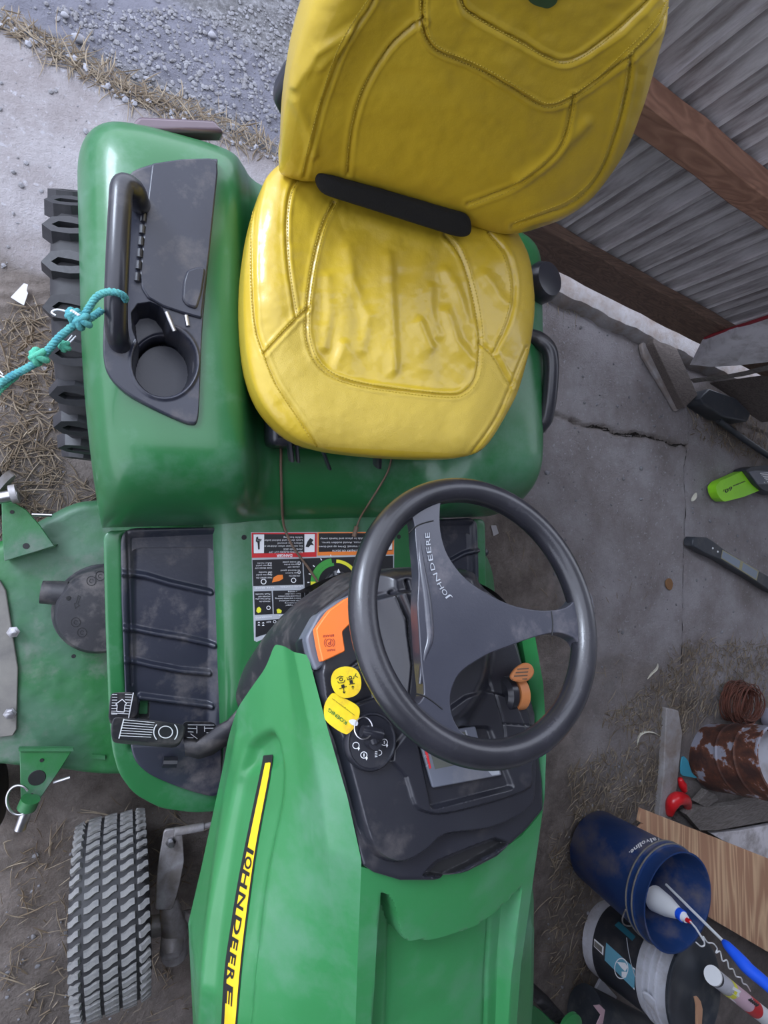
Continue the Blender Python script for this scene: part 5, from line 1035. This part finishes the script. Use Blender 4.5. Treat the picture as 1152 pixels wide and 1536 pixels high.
pp = zw([(800, 1115), (850, 1130), (950, 1220), (985, 1330), (940, 1340), (810, 1180)]); m = MB(); P = [PL(u, v, w0 + wax * .30 + np.array([-.16, -.0, 0]), (-1, -.3, .6)) for u, v in pp]; m.prism(P, (-.008, -.002, .004)); m.build('handle_lug', WHITEP, WBK, bevel=.002)
# white tube with blue collar standing in the blue bucket
zt = lambda P: zoom(P, 6.698, 980, 1330)
mth = b0 + bax * .37; vdr = (mth - CO) / np.linalg.norm(mth - CO)
def CTp(p, k): u, v = zt([p])[0]; return PL(u, v, mth, vdr, k)
ct = [CTp((20, 120), .13), CTp((255, 268), .05), CTp((300, 300), .04), CTp((335, 332), .03), CTp((372, 352), .02), CTp((430, 420), .0), CTp((505, 540), -.03)]
CT = thing('caulk_tube', 'white squeeze tube with blue collar and red cap inside the blue bucket', 'tube', tuple(ct[0]))
m = MB(); m.tube([ct[0], (ct[0] + ct[1]) / 2, ct[1]], [.042, .034, .018], 20); m.build('tube_body', WHITE, CT); m = MB(); m.tube([ct[1], ct[2]], .0185, 20); m.build('collar', BLUEP, CT)
m = MB(); m.tube([ct[2], ct[3]], [.016, .011], 20); m.build('tube_neck', WHITE, CT); m = MB(); m.tube([ct[3], ct[4]], [.0075, .006], 14); m.build('red_cap', REDPL, CT); m = MB(); m.tube([ct[4], ct[5], ct[6]], [.003, .003, .003], 10); m.build('nozzle', WHITE, CT)
# white rod with blue handle
RD = thing('brush', 'white rod with a blue handle leaning out of the blue bucket', 'brush', tuple(CTp((60, -80), .2)))
m = MB(); m.tube([CTp((130, -20), .16), CTp((715, 560), -.06)], .0046, 12); m.build('rod', WHITE, RD)
hp_ = [CTp(p, -.06 - .012 * i) for i, p in enumerate([(700, 545), (760, 610), (860, 720), (960, 830), (1080, 930), (1190, 1030), (1300, 1150)])]; m = MB(); m.tube(smooth_poly(hp_, 4, False), np.interp(np.linspace(0, 1, 25), [0, .12, .4, .7, 1], [.006, .013, .019, .017, .015]), 20); m.build('handle', BLUEP, RD)
# curly white tubing
cz = smooth_poly([Zp(*zt([p])[0], .385) for p in [(430, 560), (480, 600), (515, 580), (500, 500), (545, 560), (600, 570), (640, 620), (630, 665), (670, 650), (695, 745), (740, 740), (760, 820), (800, 830), (830, 900), (880, 915), (900, 970), (940, 990), (975, 1050)]], 6, False)
m = MB(); m.tube(cz, .0024, 8); tag(m.build('curly_string', WHITE), 'curly white plastic strand lying across the white bucket lid', 'string')
# sealant cartridge with red and yellow label
ca, cb_ = Zp(*zt([(628, 916)])[0], .395), Zp(*zt([(1240, 1400)])[0], .40); CG = thing('sealant_cartridge', 'white cartridge with red and yellow label on the lid of the white bucket', 'tube', tuple(ca)); dct = (cb_ - ca)
for t0, t1, mt, nm, r in ((0, .16, WHITEP, 'cartridge_end', .0275), (.16, .22, YEP, 'yellow_band', .0278), (.22, .48, mat('pink_label', (.62, .42, .50), .5), 'pink_band', .0276), (.48, .62, REDP, 'red_band', .0278), (.62, .88, WHITE, 'white_band', .0276), (.88, 1, YEP, 'yellow_band', .0278)):
    m = MB(); m.tube([ca + dct * t0, ca + dct * t1], r, 24); o = m.build(nm, mt, CG)
    if nm == 'pink_band': cgb = m.bvh()
m = MB(); m.tube([ca - dct * .05, ca - dct * .035], [.029, .029], 24); m.build('end_ring', WHITE, CG); m = MB(); m.tube([ca - dct * .035, ca], [.027, .027], 24); m.build('plunger', BLACK, CG)
m = MB(); allc = MB(); allc.tube([ca, cb_], .0282, 24); acb = allc.bvh(); patch(m, acb, zt([(745, 895), (1030, 1118), (1000, 1160), (730, 960)]), 4, 1, .0006); m.build('red_label_edge', REDP, CG, smooth=False)
m = MB(); 
for q in ([(800, 1000), (880, 1050), (860, 1110), (830, 1090), (845, 1060), (790, 1030)], [(790, 1060), (850, 1110), (830, 1170), (770, 1120)]): flatface(m, zt(q), acb, .0008)
m.build('white_print', WHITE, CG, smooth=False); m = MB()
for k in range(5): flatface(m, zt([(950 + k * 18, 1130 + k * 14), (990 + k * 18, 1120 + k * 14), (985 + k * 18, 1140 + k * 14), (955 + k * 18, 1150 + k * 14)]), acb, .0008)
m.build('fine_print', INK, CG, smooth=False)
m = MB(); m.prism([Zp(*zt([p])[0], .392) for p in [(400, 1100), (430, 1095), (462, 1140), (480, 1220), (470, 1400), (420, 1400), (418, 1180)]], (0, 0, .006)); tag(m.build('wood_sliver', PLY, bevel=.001), 'splinter of pale wood lying on the white bucket lid', 'wood scrap')
# plywood sheet
def board(name, pts, zs, th, matl, label, cat, bevel=.001, group=None, dn_=(0, 0, -1)):
    m = MB(); P = [Zp(u, v, z) for (u, v), z in zip(pts, zs)]; m.prism(P, np.array(dn_) * th); return tag(m.build(name, matl, None, bevel=bevel), label, cat, group)
board('plywood_sheet', [(962, 1213), (1152, 1288), (1330, 1360), (1330, 1520), (1152, 1428), (1050, 1368), (990, 1322), (953, 1250), (965, 1236), (958, 1232)], [.10] * 10, .012, PLY, 'light brown plywood sheet with wavy grain beside the navy bucket', 'plywood sheet')
board('concrete_curb_strip', [(1000, 1062), (1018, 1066), (1024, 1100), (1016, 1180), (1004, 1240), (988, 1236), (996, 1160), (998, 1110)], [.025] * 8, .03, CURBM, 'narrow broken concrete edge strip beside the rusty can', 'concrete strip', .004)
board('grey_plank', [(1030, 1222), (1042, 1212), (1100, 1208), (1152, 1196), (1260, 1180), (1260, 1216), (1152, 1232), (1075, 1246), (1050, 1246)], [.055] * 9, .035, OLDW, 'weathered grey wooden plank lying between the rusty can and plywood', 'plank', .002)
board('white_board', [(1066, 1250), (1110, 1246), (1152, 1238), (1260, 1225), (1260, 1330), (1152, 1290), (1100, 1270)], [.03] * 7, .02, WPANEL, 'flat white board partly under the plywood sheet', 'board', .002)
board('short_grey_board', [(1046, 1204), (1062, 1186), (1074, 1192), (1078, 1200), (1060, 1212)], [.05] * 5, .03, OLDW, 'short grey board end under the rusty can', 'board', .002)
# red nozzle pieces
def blob(name, P, r, matl, label, cat, flat=None):
    m = MB(); m.tube(smooth_poly(P, 5, False), np.interp(np.linspace(0, 1, (len(P) - 1) * 5 + 1), np.linspace(0, 1, len(r)), r), 16, flat=flat); return tag(m.build(name, matl, None, sharp=0), label, cat)
blob('red_spout', [Zp(1004, 1222, .03), Zp(1008, 1206, .045), Zp(1016, 1198, .05), Zp(1028, 1200, .045), Zp(1032, 1212, .03)], [.014, .026, .028, .024, .014], REDPL, 'bright red curved plastic spout on the plank end by the plywood', 'spout')
blob('red_cap_piece', [Zp(1020, 1168, .03), Zp(1024, 1178, .03), Zp(1027, 1186, .03)], [.010, .018, .012], REDPL, 'small glossy dark red plastic piece beside the rusty can', 'plastic piece')
m = MB(); m.prism([Zp(u, v, .02) for u, v in smooth_poly([(1022, 1135), (1030, 1140), (1036, 1158), (1044, 1166), (1030, 1164), (1020, 1160)], 3)], (0, 0, .006)); tag(m.build('blue_scrap', mat('cyan_plastic', (.05, .30, .42), .5), bevel=.001), 'crumpled cyan plastic scrap behind the rusty can', 'scrap')
# rusty can, wire coil, jar
rb0 = Zp(1066, 1135, 0); rb1 = Zp(1190, 1147, .37); rax = (rb1 - rb0) / np.linalg.norm(rb1 - rb0)
RC = thing('rusty_can', 'rusty metal can with flaking grey paint, lying among old boards', 'can', tuple(rb0)); m = MB(); R_c = .145
prof = [(0, .004), (R_c * .93, .004), (R_c, .012)]
for h_ in np.linspace(.03, .36, 12): prof.append((R_c, h_))
for h_ in (.17, .26): prof += [(R_c, h_ - .006), (R_c + .004, h_), (R_c, h_ + .006)]
prof = sorted(prof[3:], key=lambda t: t[1]); prof = [(0, .004), (R_c * .93, .004), (R_c, .012)] + prof + [(R_c + .006, .362), (R_c + .006, .370), (R_c - .003, .370), (R_c - .004, .30), (R_c - .004, .02), (0, .02)]
m.lathe(prof, rb0, rb0 + rax, 56); m.build('can_body', RUST, RC, sharp=50)
m = MB(); m.lathe([(0, .26), (R_c - .006, .26), (0, .262)], rb0, rb0 + rax, 40); m.build('can_contents', WHITEP, RC)
cc = Zp(1102, 1052, .03); WCo = thing('wire_coil', 'rusty brown coil of thin wire on straw beside the rusty can', 'wire coil', (cc[0], cc[1], 0)); m = MB()
for k in range(46):
    R_k = .075 + .028 * rnd.random(); zk = .02 + .085 * rnd.random(); ex, ey = rnd.uniform(-.008, .008), rnd.uniform(-.008, .008); ph = rnd.random() * 6
    m.tube([(cc[0] + ex + (R_k + .006 * math.sin(3 * t + ph)) * math.cos(t), cc[1] + ey + (R_k + .005 * math.sin(2 * t + ph)) * math.sin(t) * .92, zk + .012 * math.sin(t + ph)) for t in np.linspace(0, 2 * PI, 33)[:-1]], .0022, 5, closed=True)
stuff(m.build('wire_turns', RWIRE, WCo))
jc = Zp(1146, 1075, 0); JR = thing('glass_jar', 'dusty pale jar with a bright rim beside the wire coil', 'jar', tuple(jc)); m = MB(); m.lathe([(0, .002), (.04, .002), (.045, .01), (.045, .09), (.04, .10), (.037, .10), (.04, .088), (.04, .012), (0, .012)], jc, jc + [.1, .05, 1], 32); m.build('jar_body', mat('dusty_lilac_plastic', (.33, .32, .40), .3), JR)
m = MB(); m.tube([jc + np.array([.01, .005, .10]) + .042 * np.array([math.cos(t), math.sin(t), 0]) for t in np.linspace(0, 2 * PI, 25)[:-1]], .0035, 8, closed=True); m.build('jar_rim', CHROME, JR)
# lime power tool and the dark saw cover
zl = lambda P: zoom(P, 6.68, 1020, 690)
LT = thing('power_tool', 'lime green and black battery power tool on the floor by the wall', 'power tool', tuple(Zp(1100, 735, 0)))
tq = zl([(358, 262), (400, 210), (520, 160), (655, 98), (700, 200), (812, 300), (640, 370), (445, 420), (400, 385), (370, 330)])
m = MB(); m.prism([Zp(u, v, .045) for u, v in round_poly(tq, 3)], (0, 0, -.04)); m.build('lime_housing', LIME, LT, bevel=.009, seg=3); fl = MB(); fl.add([Zp(u, v, .0455) for u, v in ((1040, 680), (1180, 680), (1180, 780), (1040, 780))], [(0, 1, 2, 3)]); flb = fl.bvh()
lh = m
m = MB(); ptext(m, flb, '60', zl([(518, 262)])[0], zl([(445, 300)])[0], (1.0, 5.0), .0008, True); ptext(m, flb, 'VOLT MAX', zl([(652, 204)])[0], zl([(530, 254)])[0], (.6, 1.9), .0008, True); lin(flb, *zl([(430, 318), (440, 296)]), .8, m); lin(flb, *zl([(525, 262), (650, 214)]), .5, m); m.build('housing_lettering', INK, LT, smooth=False)
m = MB(); m.prism([Zp(u, v, .065) for u, v in round_poly(zl([(655, 98), (720, 68), (900, 50), (1150, 30), (1200, 330), (960, 350), (830, 300), (760, 240)]), 3)], (0, 0, -.06)); m.build('black_housing', CHAR, LT, bevel=.01, seg=3)
m = MB(); m.prism([Zp(u, v, .066) for u, v in round_poly(zl([(680, 118), (760, 105), (1000, 120), (1010, 240), (770, 245)]), 2)], (0, 0, .004)); tlo = m.build('grey_label', GREYP, LT, bevel=.001); tlb = m.bvh()
m = MB()
for k in range(7): lin(tlb, *zl([(800 + k * 14, 134 + k * 16), (930, 124 + k * 17)]), 1.3, m)
ptext(m, tlb, 'MAX', zl([(930, 205)])[0], zl([(790, 232)])[0], (1, 10), .0012, True); m.build('label_lettering', WHITE, LT, smooth=False)
SCV = thing('saw_bar_cover', 'dark charcoal bar cover with a grey sticker on the floor', 'bar cover', tuple(Zp(1060, 830, 0)))
cov_ = zl([(128, 862), (132, 800), (150, 770), (275, 776), (330, 810), (450, 900), (600, 1000), (790, 1110), (900, 1170), (1150, 1310), (1150, 1420), (900, 1310), (760, 1215), (560, 1100), (400, 1000), (240, 930)])
m = MB(); m.prism([Zp(u, v, .045) for u, v in cov_], (0, 0, -.045)); m.build('cover_body', CHAR, SCV, bevel=.005, seg=2); fl = MB(); fl.add([Zp(u, v, .0455) for u, v in ((1030, 780), (1300, 780), (1300, 1000), (1030, 1000))], [(0, 1, 2, 3)]); cvb = fl.bvh()
m = MB(); m.prism([Zp(u, v, .0455) for u, v in zl([(425, 900), (788, 1112), (766, 1208), (410, 985)])], (0, 0, .001)); st = m.build('sticker', mat('tan_sticker_edge', (.30, .28, .16), .5), SCV, smooth=False); m = MB(); m.prism([Zp(u, v, .0467) for u, v in zl([(430, 912), (605, 1012), (590, 1088), (416, 978)])], (0, 0, .0006)); m.prism([Zp(u, v, .0467) for u, v in zl([(632, 1030), (778, 1118), (760, 1192), (618, 1102)])], (0, 0, .0006)); stuff(m.build('sticker_face', mat('grey_sticker', (.20, .24, .29), .5), st, smooth=False))
m = MB()
for k, (x, y) in enumerate([(455, 950), (500, 975), (545, 1000), (650, 1070), (690, 1092), (735, 1120)]): lin(cvb, *zl([(x, y - 20), (x + 22, y + 22)]), .9, m); lin(cvb, *zl([(x + 16, y - 8), (x - 4, y + 18)]), .7, m)
m.build('sticker_print', CHAR, st, smooth=False)
for x, y in ((328, 884), (378, 918)): c = Zp(*zl([(x, y)])[0], .0455); m = MB(); m.lathe([(0, 0), (.005, 0), (.004, .002), (0, .002)], c, c + [0, 0, 1], 10); m.build('rivet', WHITE, SCV)
# clutter by the wall
z33 = lambda P: zoom(P, 4.518, 980, 420)
board('white_metal_panel', z33([(345, 395), (777, 250), (1100, 150), (1100, 520), (777, 545), (560, 578), (400, 585), (255, 572)]), [.20, .50, .70, .52, .30, .24, .18, .12], .006, WPANEL, 'dirty white sheet metal panel with a red edge leaning by the wall', 'panel', .001)
m = MB(); m.tube([Zp(*z33([(350, 392)])[0], .207), Zp(*z33([(560, 321)])[0], .357), Zp(*z33([(777, 249)])[0], .507), Zp(*z33([(1100, 149)])[0], .707)], .007, 8); tag(m.build('red_trim_strip', mat('dark_red_trim', (.22, .01, .02), .5)), 'dark red trim strip along the top of the white panel', 'trim')
board('grey_hose_board', z33([(275, 665), (500, 640), (640, 612), (777, 575), (1100, 500), (1100, 560), (777, 612), (640, 645), (500, 665), (300, 692)]), [.10, .16, .22, .28, .42, .40, .26, .20, .14, .09], .02, OLDW, 'pale grey curved strip lying below the white panel', 'strip', .003)
board('fallen_block', z33([(0, 330), (20, 305), (95, 320), (150, 440), (302, 780), (212, 868), (100, 640), (0, 430)]), [.055] * 8, .055, DUSTW, 'dusty brown timber block lying on the slab near the wall', 'timber block', .003)
board('broken_mortar', z33([(-40, 360), (0, 420), (100, 620), (200, 865), (160, 890), (60, 720), (-60, 520), (-80, 440), (-60, 400)]), [.02] * 9, .02, CURBM, 'crumbling concrete strip along the timber block', 'concrete piece', .006)
board('black_box', z33([(320, 800), (380, 735), (560, 800), (660, 900), (640, 960), (480, 930), (340, 840)]), [.08] * 7, .08, CHAR, 'black plastic box in the dark corner below the grey strip', 'box', .006)
board('dark_plank', z33([(420, 690), (777, 640), (1000, 610), (1000, 910), (777, 960), (660, 880), (560, 780)]), [.05, .18, .30, .16, .06, .05, .05], .03, DUSTW, 'dark brown plank in the shaded wall corner', 'plank', .003)
m = MB(); m.tube([Zp(*z33([(440, 950)])[0], .035), Zp(*z33([(600, 1070)])[0], .035), Zp(*z33([(777, 1190)])[0], .035), Zp(*z33([(1100, 1400)])[0], .035)], .014, 12); tag(m.build('tool_handle', CHAR), 'dark round tool handle lying toward the lime power tool', 'tool handle')
# green machine corner and black roll at the bottom right
zg = lambda P: zoom(P, 6.4, 780, 1400)
GM = thing('push_mower', 'corner of a green machine with black ribbed tyre beside the hood', 'push mower', tuple(Zp(835, 1530, 0)))
m = MB(); m.prism([Zp(u, v, .16) for u, v in zg([(120, 690), (240, 780), (370, 900), (370, 1300), (60, 1300)])], (0, 0, -.02)); m.build('deck_corner', GREENF, GM, bevel=.004)
m = MB(); c = Zp(*zg([(470, 900)])[0], .17); m.lathe([(.0, 0), (.05, 0), (.05, .012), (.03, .02), (0, .021)], c, c + [0, 0, 1], 30); m.build('green_cap', GREEN, GM)
m = MB(); a, b_ = Zp(*zg([(200, 670)])[0], .10), Zp(*zg([(430, 880)])[0], .10); m.prism([Zp(u, v, .13) for u, v in zg([(165, 690), (240, 640), (330, 700), (470, 830), (400, 900), (330, 870)])], (0, 0, -.11)); wr_ = m.build('ribbed_tyre', RUBBER, GM, bevel=.012, seg=3)
for k in range(6): t = k / 5; m = MB(); p = a * (1 - t) + b_ * t; m.box((p[0], p[1], .132), (.05, .008, .008)); m.build('tyre_rib', RUBBER, GM)
m = MB(); ra, rb2 = Zp(*zg([(620, 760)])[0], .10), Zp(*zg([(1250, 1080)])[0], .16); m.tube([ra, rb2], [.085, .085], 32); BR = tag(m.build('black_drum', CHAR), 'dusty black drum lying below the white bucket', 'drum')
m = MB(); m.prism([Zp(*zg([p])[0], .03) for p in [(760, 420), (910, 590), (900, 640), (680, 620), (690, 560)]], (0, 0, .01)); tag(m.build('white_scrap', WHITEP, bevel=.001), 'pale white plastic piece between the white bucket and black drum', 'scrap')
m = MB(); c = Zp(*zg([(760, 740)])[0], .15); m.prism([Zp(*zg([p])[0], .188) for p in [(700, 690), (760, 680), (810, 730), (790, 860), (730, 870), (770, 780)]], (0, 0, .003)); tag(m.build('pink_scrap', mat('pink_scrap', (.45, .30, .34), .6)), 'pink torn scrap on the black drum', 'scrap')

# ------------------------------------------------------------------ loose debris
def floorpt(u, v): p = Zp(u, v, 0); return p[0], p[1]
def blades(name, regions, n, matl, ln=(.02, .09), w=.0012, label=None, seed=1, zo=.0):
    r = random.Random(seed); m = MB(); tot = sum(q[-1] for q in regions)
    for poly, wt in regions:
        P = np.array(poly, float); lo, hi = P.min(0), P.max(0); k = int(n * wt / tot); c = 0; tr = 0
        while c < k and tr < k * 30:
            tr += 1; u, v = r.uniform(lo[0], hi[0]), r.uniform(lo[1], hi[1])
            if not inside(np.array([[u, v]]), P)[0]: continue
            x, y = floorpt(u, v); a = r.uniform(0, 2 * PI); L = r.uniform(*ln) * (r.random() ** .7 + .15); cv = r.gauss(0, .45); pts = []; z0 = fz(x, y) + r.uniform(.001, .008); tl = r.uniform(-.15, .25)
            for i in range(4): t = i / 3; an = a + cv * (t - .5); pts.append((x, y, max(z0 + tl * L * t * .4, .0005))); x += L / 3 * math.cos(an); y += L / 3 * math.sin(an)
            ww = w * r.uniform(.5, 1.6); m.tube(pts, [ww * .7, ww, ww, ww * .3], 4, cap=True); c += 1
    o = m.build(name, matl, None, fix=False); stuff(o, label, 'debris'); return o

under_left = [(0, 480), (60, 440), (85, 520), (95, 690), (150, 750), (60, 790), (0, 800)]
low_left = [(0, 1240), (130, 1200), (330, 1230), (330, 1536), (0, 1536)]
edge_l = [(0, 10), (60, 40), (200, 120), (330, 170), (420, 215), (420, 245), (300, 200), (180, 150), (60, 75), (0, 45)]
mid_r = [(850, 1160), (900, 1130), (1000, 1100), (1000, 1230), (960, 1240), (920, 1240), (860, 1240)]
right_r = [(1030, 960), (1152, 960), (1152, 1060), (1070, 1070), (1020, 1100), (950, 1100), (900, 1080), (980, 1020)]
low_r = [(820, 1240), (870, 1250), (900, 1400), (880, 1500), (830, 1500), (820, 1400)]
corner_r = [(1040, 600), (1152, 590), (1152, 700), (1080, 670), (1040, 650)]
wall_l = [(820, 442), (1000, 490), (1000, 500), (815, 456)]
mid_f = [(700, 770), (900, 830), (980, 900), (980, 1080), (860, 1080)]
blades('straw', [(under_left, .4), (low_left, .35), (edge_l, 1.0), (mid_r, 1.2), (right_r, 2.4), (low_r, .5), (corner_r, .7), (wall_l, .3), (mid_f, .12)], 2600, STRAW, label='dry straw scattered over the dirt and concrete floor', seed=4)
blades('dead_grass', [(under_left, 1.1), (low_left, .6), (edge_l, .8), (mid_r, .9), (right_r, 1.6), (low_r, .4), (corner_r, .6)], 2600, STRAWD, ln=(.015, .07), w=.0014, label='dark dry grass bits trodden into the floor dirt', seed=9)
def pebbles(name, regions, n, matl, sz, label, seed, zoff=0):
    r = random.Random(seed); m = MB(); tot = sum(q[-1] for q in regions)
    ico = [(0, 0, 1), (.89, 0, .45), (.28, .85, .45), (-.72, .53, .45), (-.72, -.53, .45), (.28, -.85, .45), (.72, .53, -.3), (-.28, .85, -.3), (-.89, 0, -.3), (-.28, -.85, -.3), (.72, -.53, -.3)]
    F = [(0, 1, 2), (0, 2, 3), (0, 3, 4), (0, 4, 5), (0, 5, 1), (1, 6, 2), (2, 7, 3), (3, 8, 4), (4, 9, 5), (5, 10, 1), (2, 6, 7), (3, 7, 8), (4, 8, 9), (5, 9, 10), (1, 10, 6)]
    for poly, wt in regions:
        P = np.array(poly, float); lo, hi = P.min(0), P.max(0); k = int(n * wt / tot); c = 0; tr = 0
        while c < k and tr < k * 30:
            tr += 1; u, v = r.uniform(lo[0], hi[0]), r.uniform(lo[1], hi[1])
            if not inside(np.array([[u, v]]), P)[0]: continue
            x, y = floorpt(u, v); s = sz * (.35 + r.random() ** 3 * 1.6); z0 = fz(x, y); a = r.uniform(0, 6.28); ca_, sa_ = math.cos(a), math.sin(a); sx, sy, sz_ = s * r.uniform(.7, 1.3), s * r.uniform(.6, 1.1), s * r.uniform(.4, .8)
            m.add([(x + ca_ * px_ * sx - sa_ * py_ * sy, y + sa_ * px_ * sx + ca_ * py_ * sy, z0 + sz_ * .4 + pz_ * sz_ * r.uniform(.8, 1.15)) for px_, py_, pz_ in ico], F); c += 1
    o = m.build(name, matl, None, smooth=False, fix=False); stuff(o, label, 'stones'); return o
gravel_r = [(60, 0), (450, 0), (420, 215), (330, 165), (200, 110)]; farg = [(-100, -200), (700, -300), (450, 0), (60, 0), (0, 10)]
pebbles('gravel_stones', [(gravel_r, 3), (farg, 1)], 3000, STONED, .0042, 'loose grey gravel beyond the edge of the slab', 3)
pebbles('edge_stones', [(edge_l, 3.5), (under_left, .25)], 420, STONE, .0055, 'pale crumbs of stone along the broken slab edge', 5)
pebbles('floor_grit', [([(800, 440), (1020, 500), (1030, 1000), (960, 1100), (840, 900), (760, 760)], 3), (mid_r, 1), (right_r, 1.2), (low_r, 1), ([(1030, 680), (1152, 700), (1152, 950), (1030, 950)], 1), (low_left, .8), (([(0, 60), (180, 150), (180, 220), (140, 400), (0, 420)]), .6)], 700, STONED, .0045, 'small grit and crumbs strewn over the floor', 6)
def peel(name, P, w, label, matl=PEEL, cat='peel', z=.006):
    P3 = smooth_poly([Zp(u, v, z) for u, v in P], 5, False); n = len(P3); m = MB(); m.tube(P3, [w * math.sin(PI * (i + .6) / (n + .2)) for i in range(n)], 8, flat=.5); return tag(m.build(name, matl), label, cat)
peel('dry_peel', [(956, 1117), (959, 1104), (968, 1098), (980, 1099), (990, 1104)], .008, 'curved white dry peel on the dirt left of the concrete strip')
peel('dry_peel', [(971, 1019), (978, 1010), (985, 1003), (987, 995)], .007, 'straight white dry peel on the floor nearest the steering wheel')
peel('dry_peel', [(1038, 752), (1041, 747), (1044, 739)], .012, 'small white curled chip at the floor joint near the lime tool')
m = MB(); m.prism([Zp(u, v, .003) for u, v in smooth_poly([(1000, 868), (1005, 868), (1008, 876), (1005, 885), (999, 882), (997, 874)], 3)], (0, 0, .006)); tag(m.build('dead_leaf', LEAF, bevel=.002), 'single curled brown leaf on the concrete near the joint', 'leaf')
m = MB(); m.prism([Zp(u, v, .008) for u, v in [(16, 446), (36, 425), (42, 427), (40, 436), (42, 440), (36, 458), (30, 455)]], (0, 0, .001)); tag(m.build('paper_scrap', mat('white_paper', (.5, .5, .53), .7)), 'torn white scrap on the dirt left of the rear tyre', 'paper scrap')
m = MB(); m.prism([Zp(u, v, .004) for u, v in [(736, 788), (744, 788), (748, 800), (740, 804)]], (0, 0, .001)); tag(m.build('paper_scrap', mat('grey_paper', (.33, .32, .33), .7)), 'small pale scrap on the floor framed by the steering wheel', 'paper scrap')
for i, (u, v, r_, lab) in enumerate([(118, 60, .016, 'largest pale stone on the wet gravel track'), (820, 709, .012, 'grey pebble on the dirt right of the fender'), (97, 24, .010, 'small pale stone near the top left corner'), (318, 54, .012, 'pale pebble in the gravel left of the seat'), (220, 119, .008, 'small white pebble just beyond the slab edge')]):
    c = Zp(u, v, .004 if i == 1 else -.018); m = MB(); G = [[(c[0] + r_ * math.sin(b_) * math.cos(a) * (1 + .15 * math.sin(3 * a + i)), c[1] + r_ * .75 * math.sin(b_) * math.sin(a), c[2] + r_ * .3 + r_ * .6 * math.cos(b_)) for a in np.linspace(0, 2 * PI, 13)[:-1]] for b_ in np.linspace(.05, PI - .05, 8)]; m.grid(G, wrap=True); tag(m.build('pebble', STONE), lab, 'stone')

# ------------------------------------------------------------------ unseen shed roof and walls around the camera; roof cut and left wall shape the light
UNSEENM = mat('unseen_shed_sheet', (.55, .54, .54), .6)
m = MB(); m.prism([(.8, -5.5, 2.75), (5.6, -5.5, 2.75), (5.6, edge(5.6), 2.55), (.8, edge(.8), 2.55)], (0, 0, .05)); m.prism([(-1.3, -5.5, 2.75), (.8, -5.5, 2.75), (.8, -.15, 2.6), (-1.3, -.15, 2.6)], (0, 0, .05)); struct(m.build('ceiling_unseen', UNSEENM, smooth=False))  # unseen roof, left part cut short so sky light reaches the seat
m = MB(); m.box((-1.3, -3.5, 1.35), (.06, 4.0, 2.8)); struct(m.build('wall_left_blocker', UNSEENM, smooth=False))  # unseen wall, added to darken the front of the backrest
m = MB(); m.box((2.45, -5.5, 1.35), (7.5, .06, 2.8)); struct(m.build('wall_front_unseen', UNSEENM, smooth=False))
m = MB(); m.box((5.4, -2.6, 1.35), (.06, 6.0, 2.8)); struct(m.build('wall_right_unseen', UNSEENM, smooth=False))
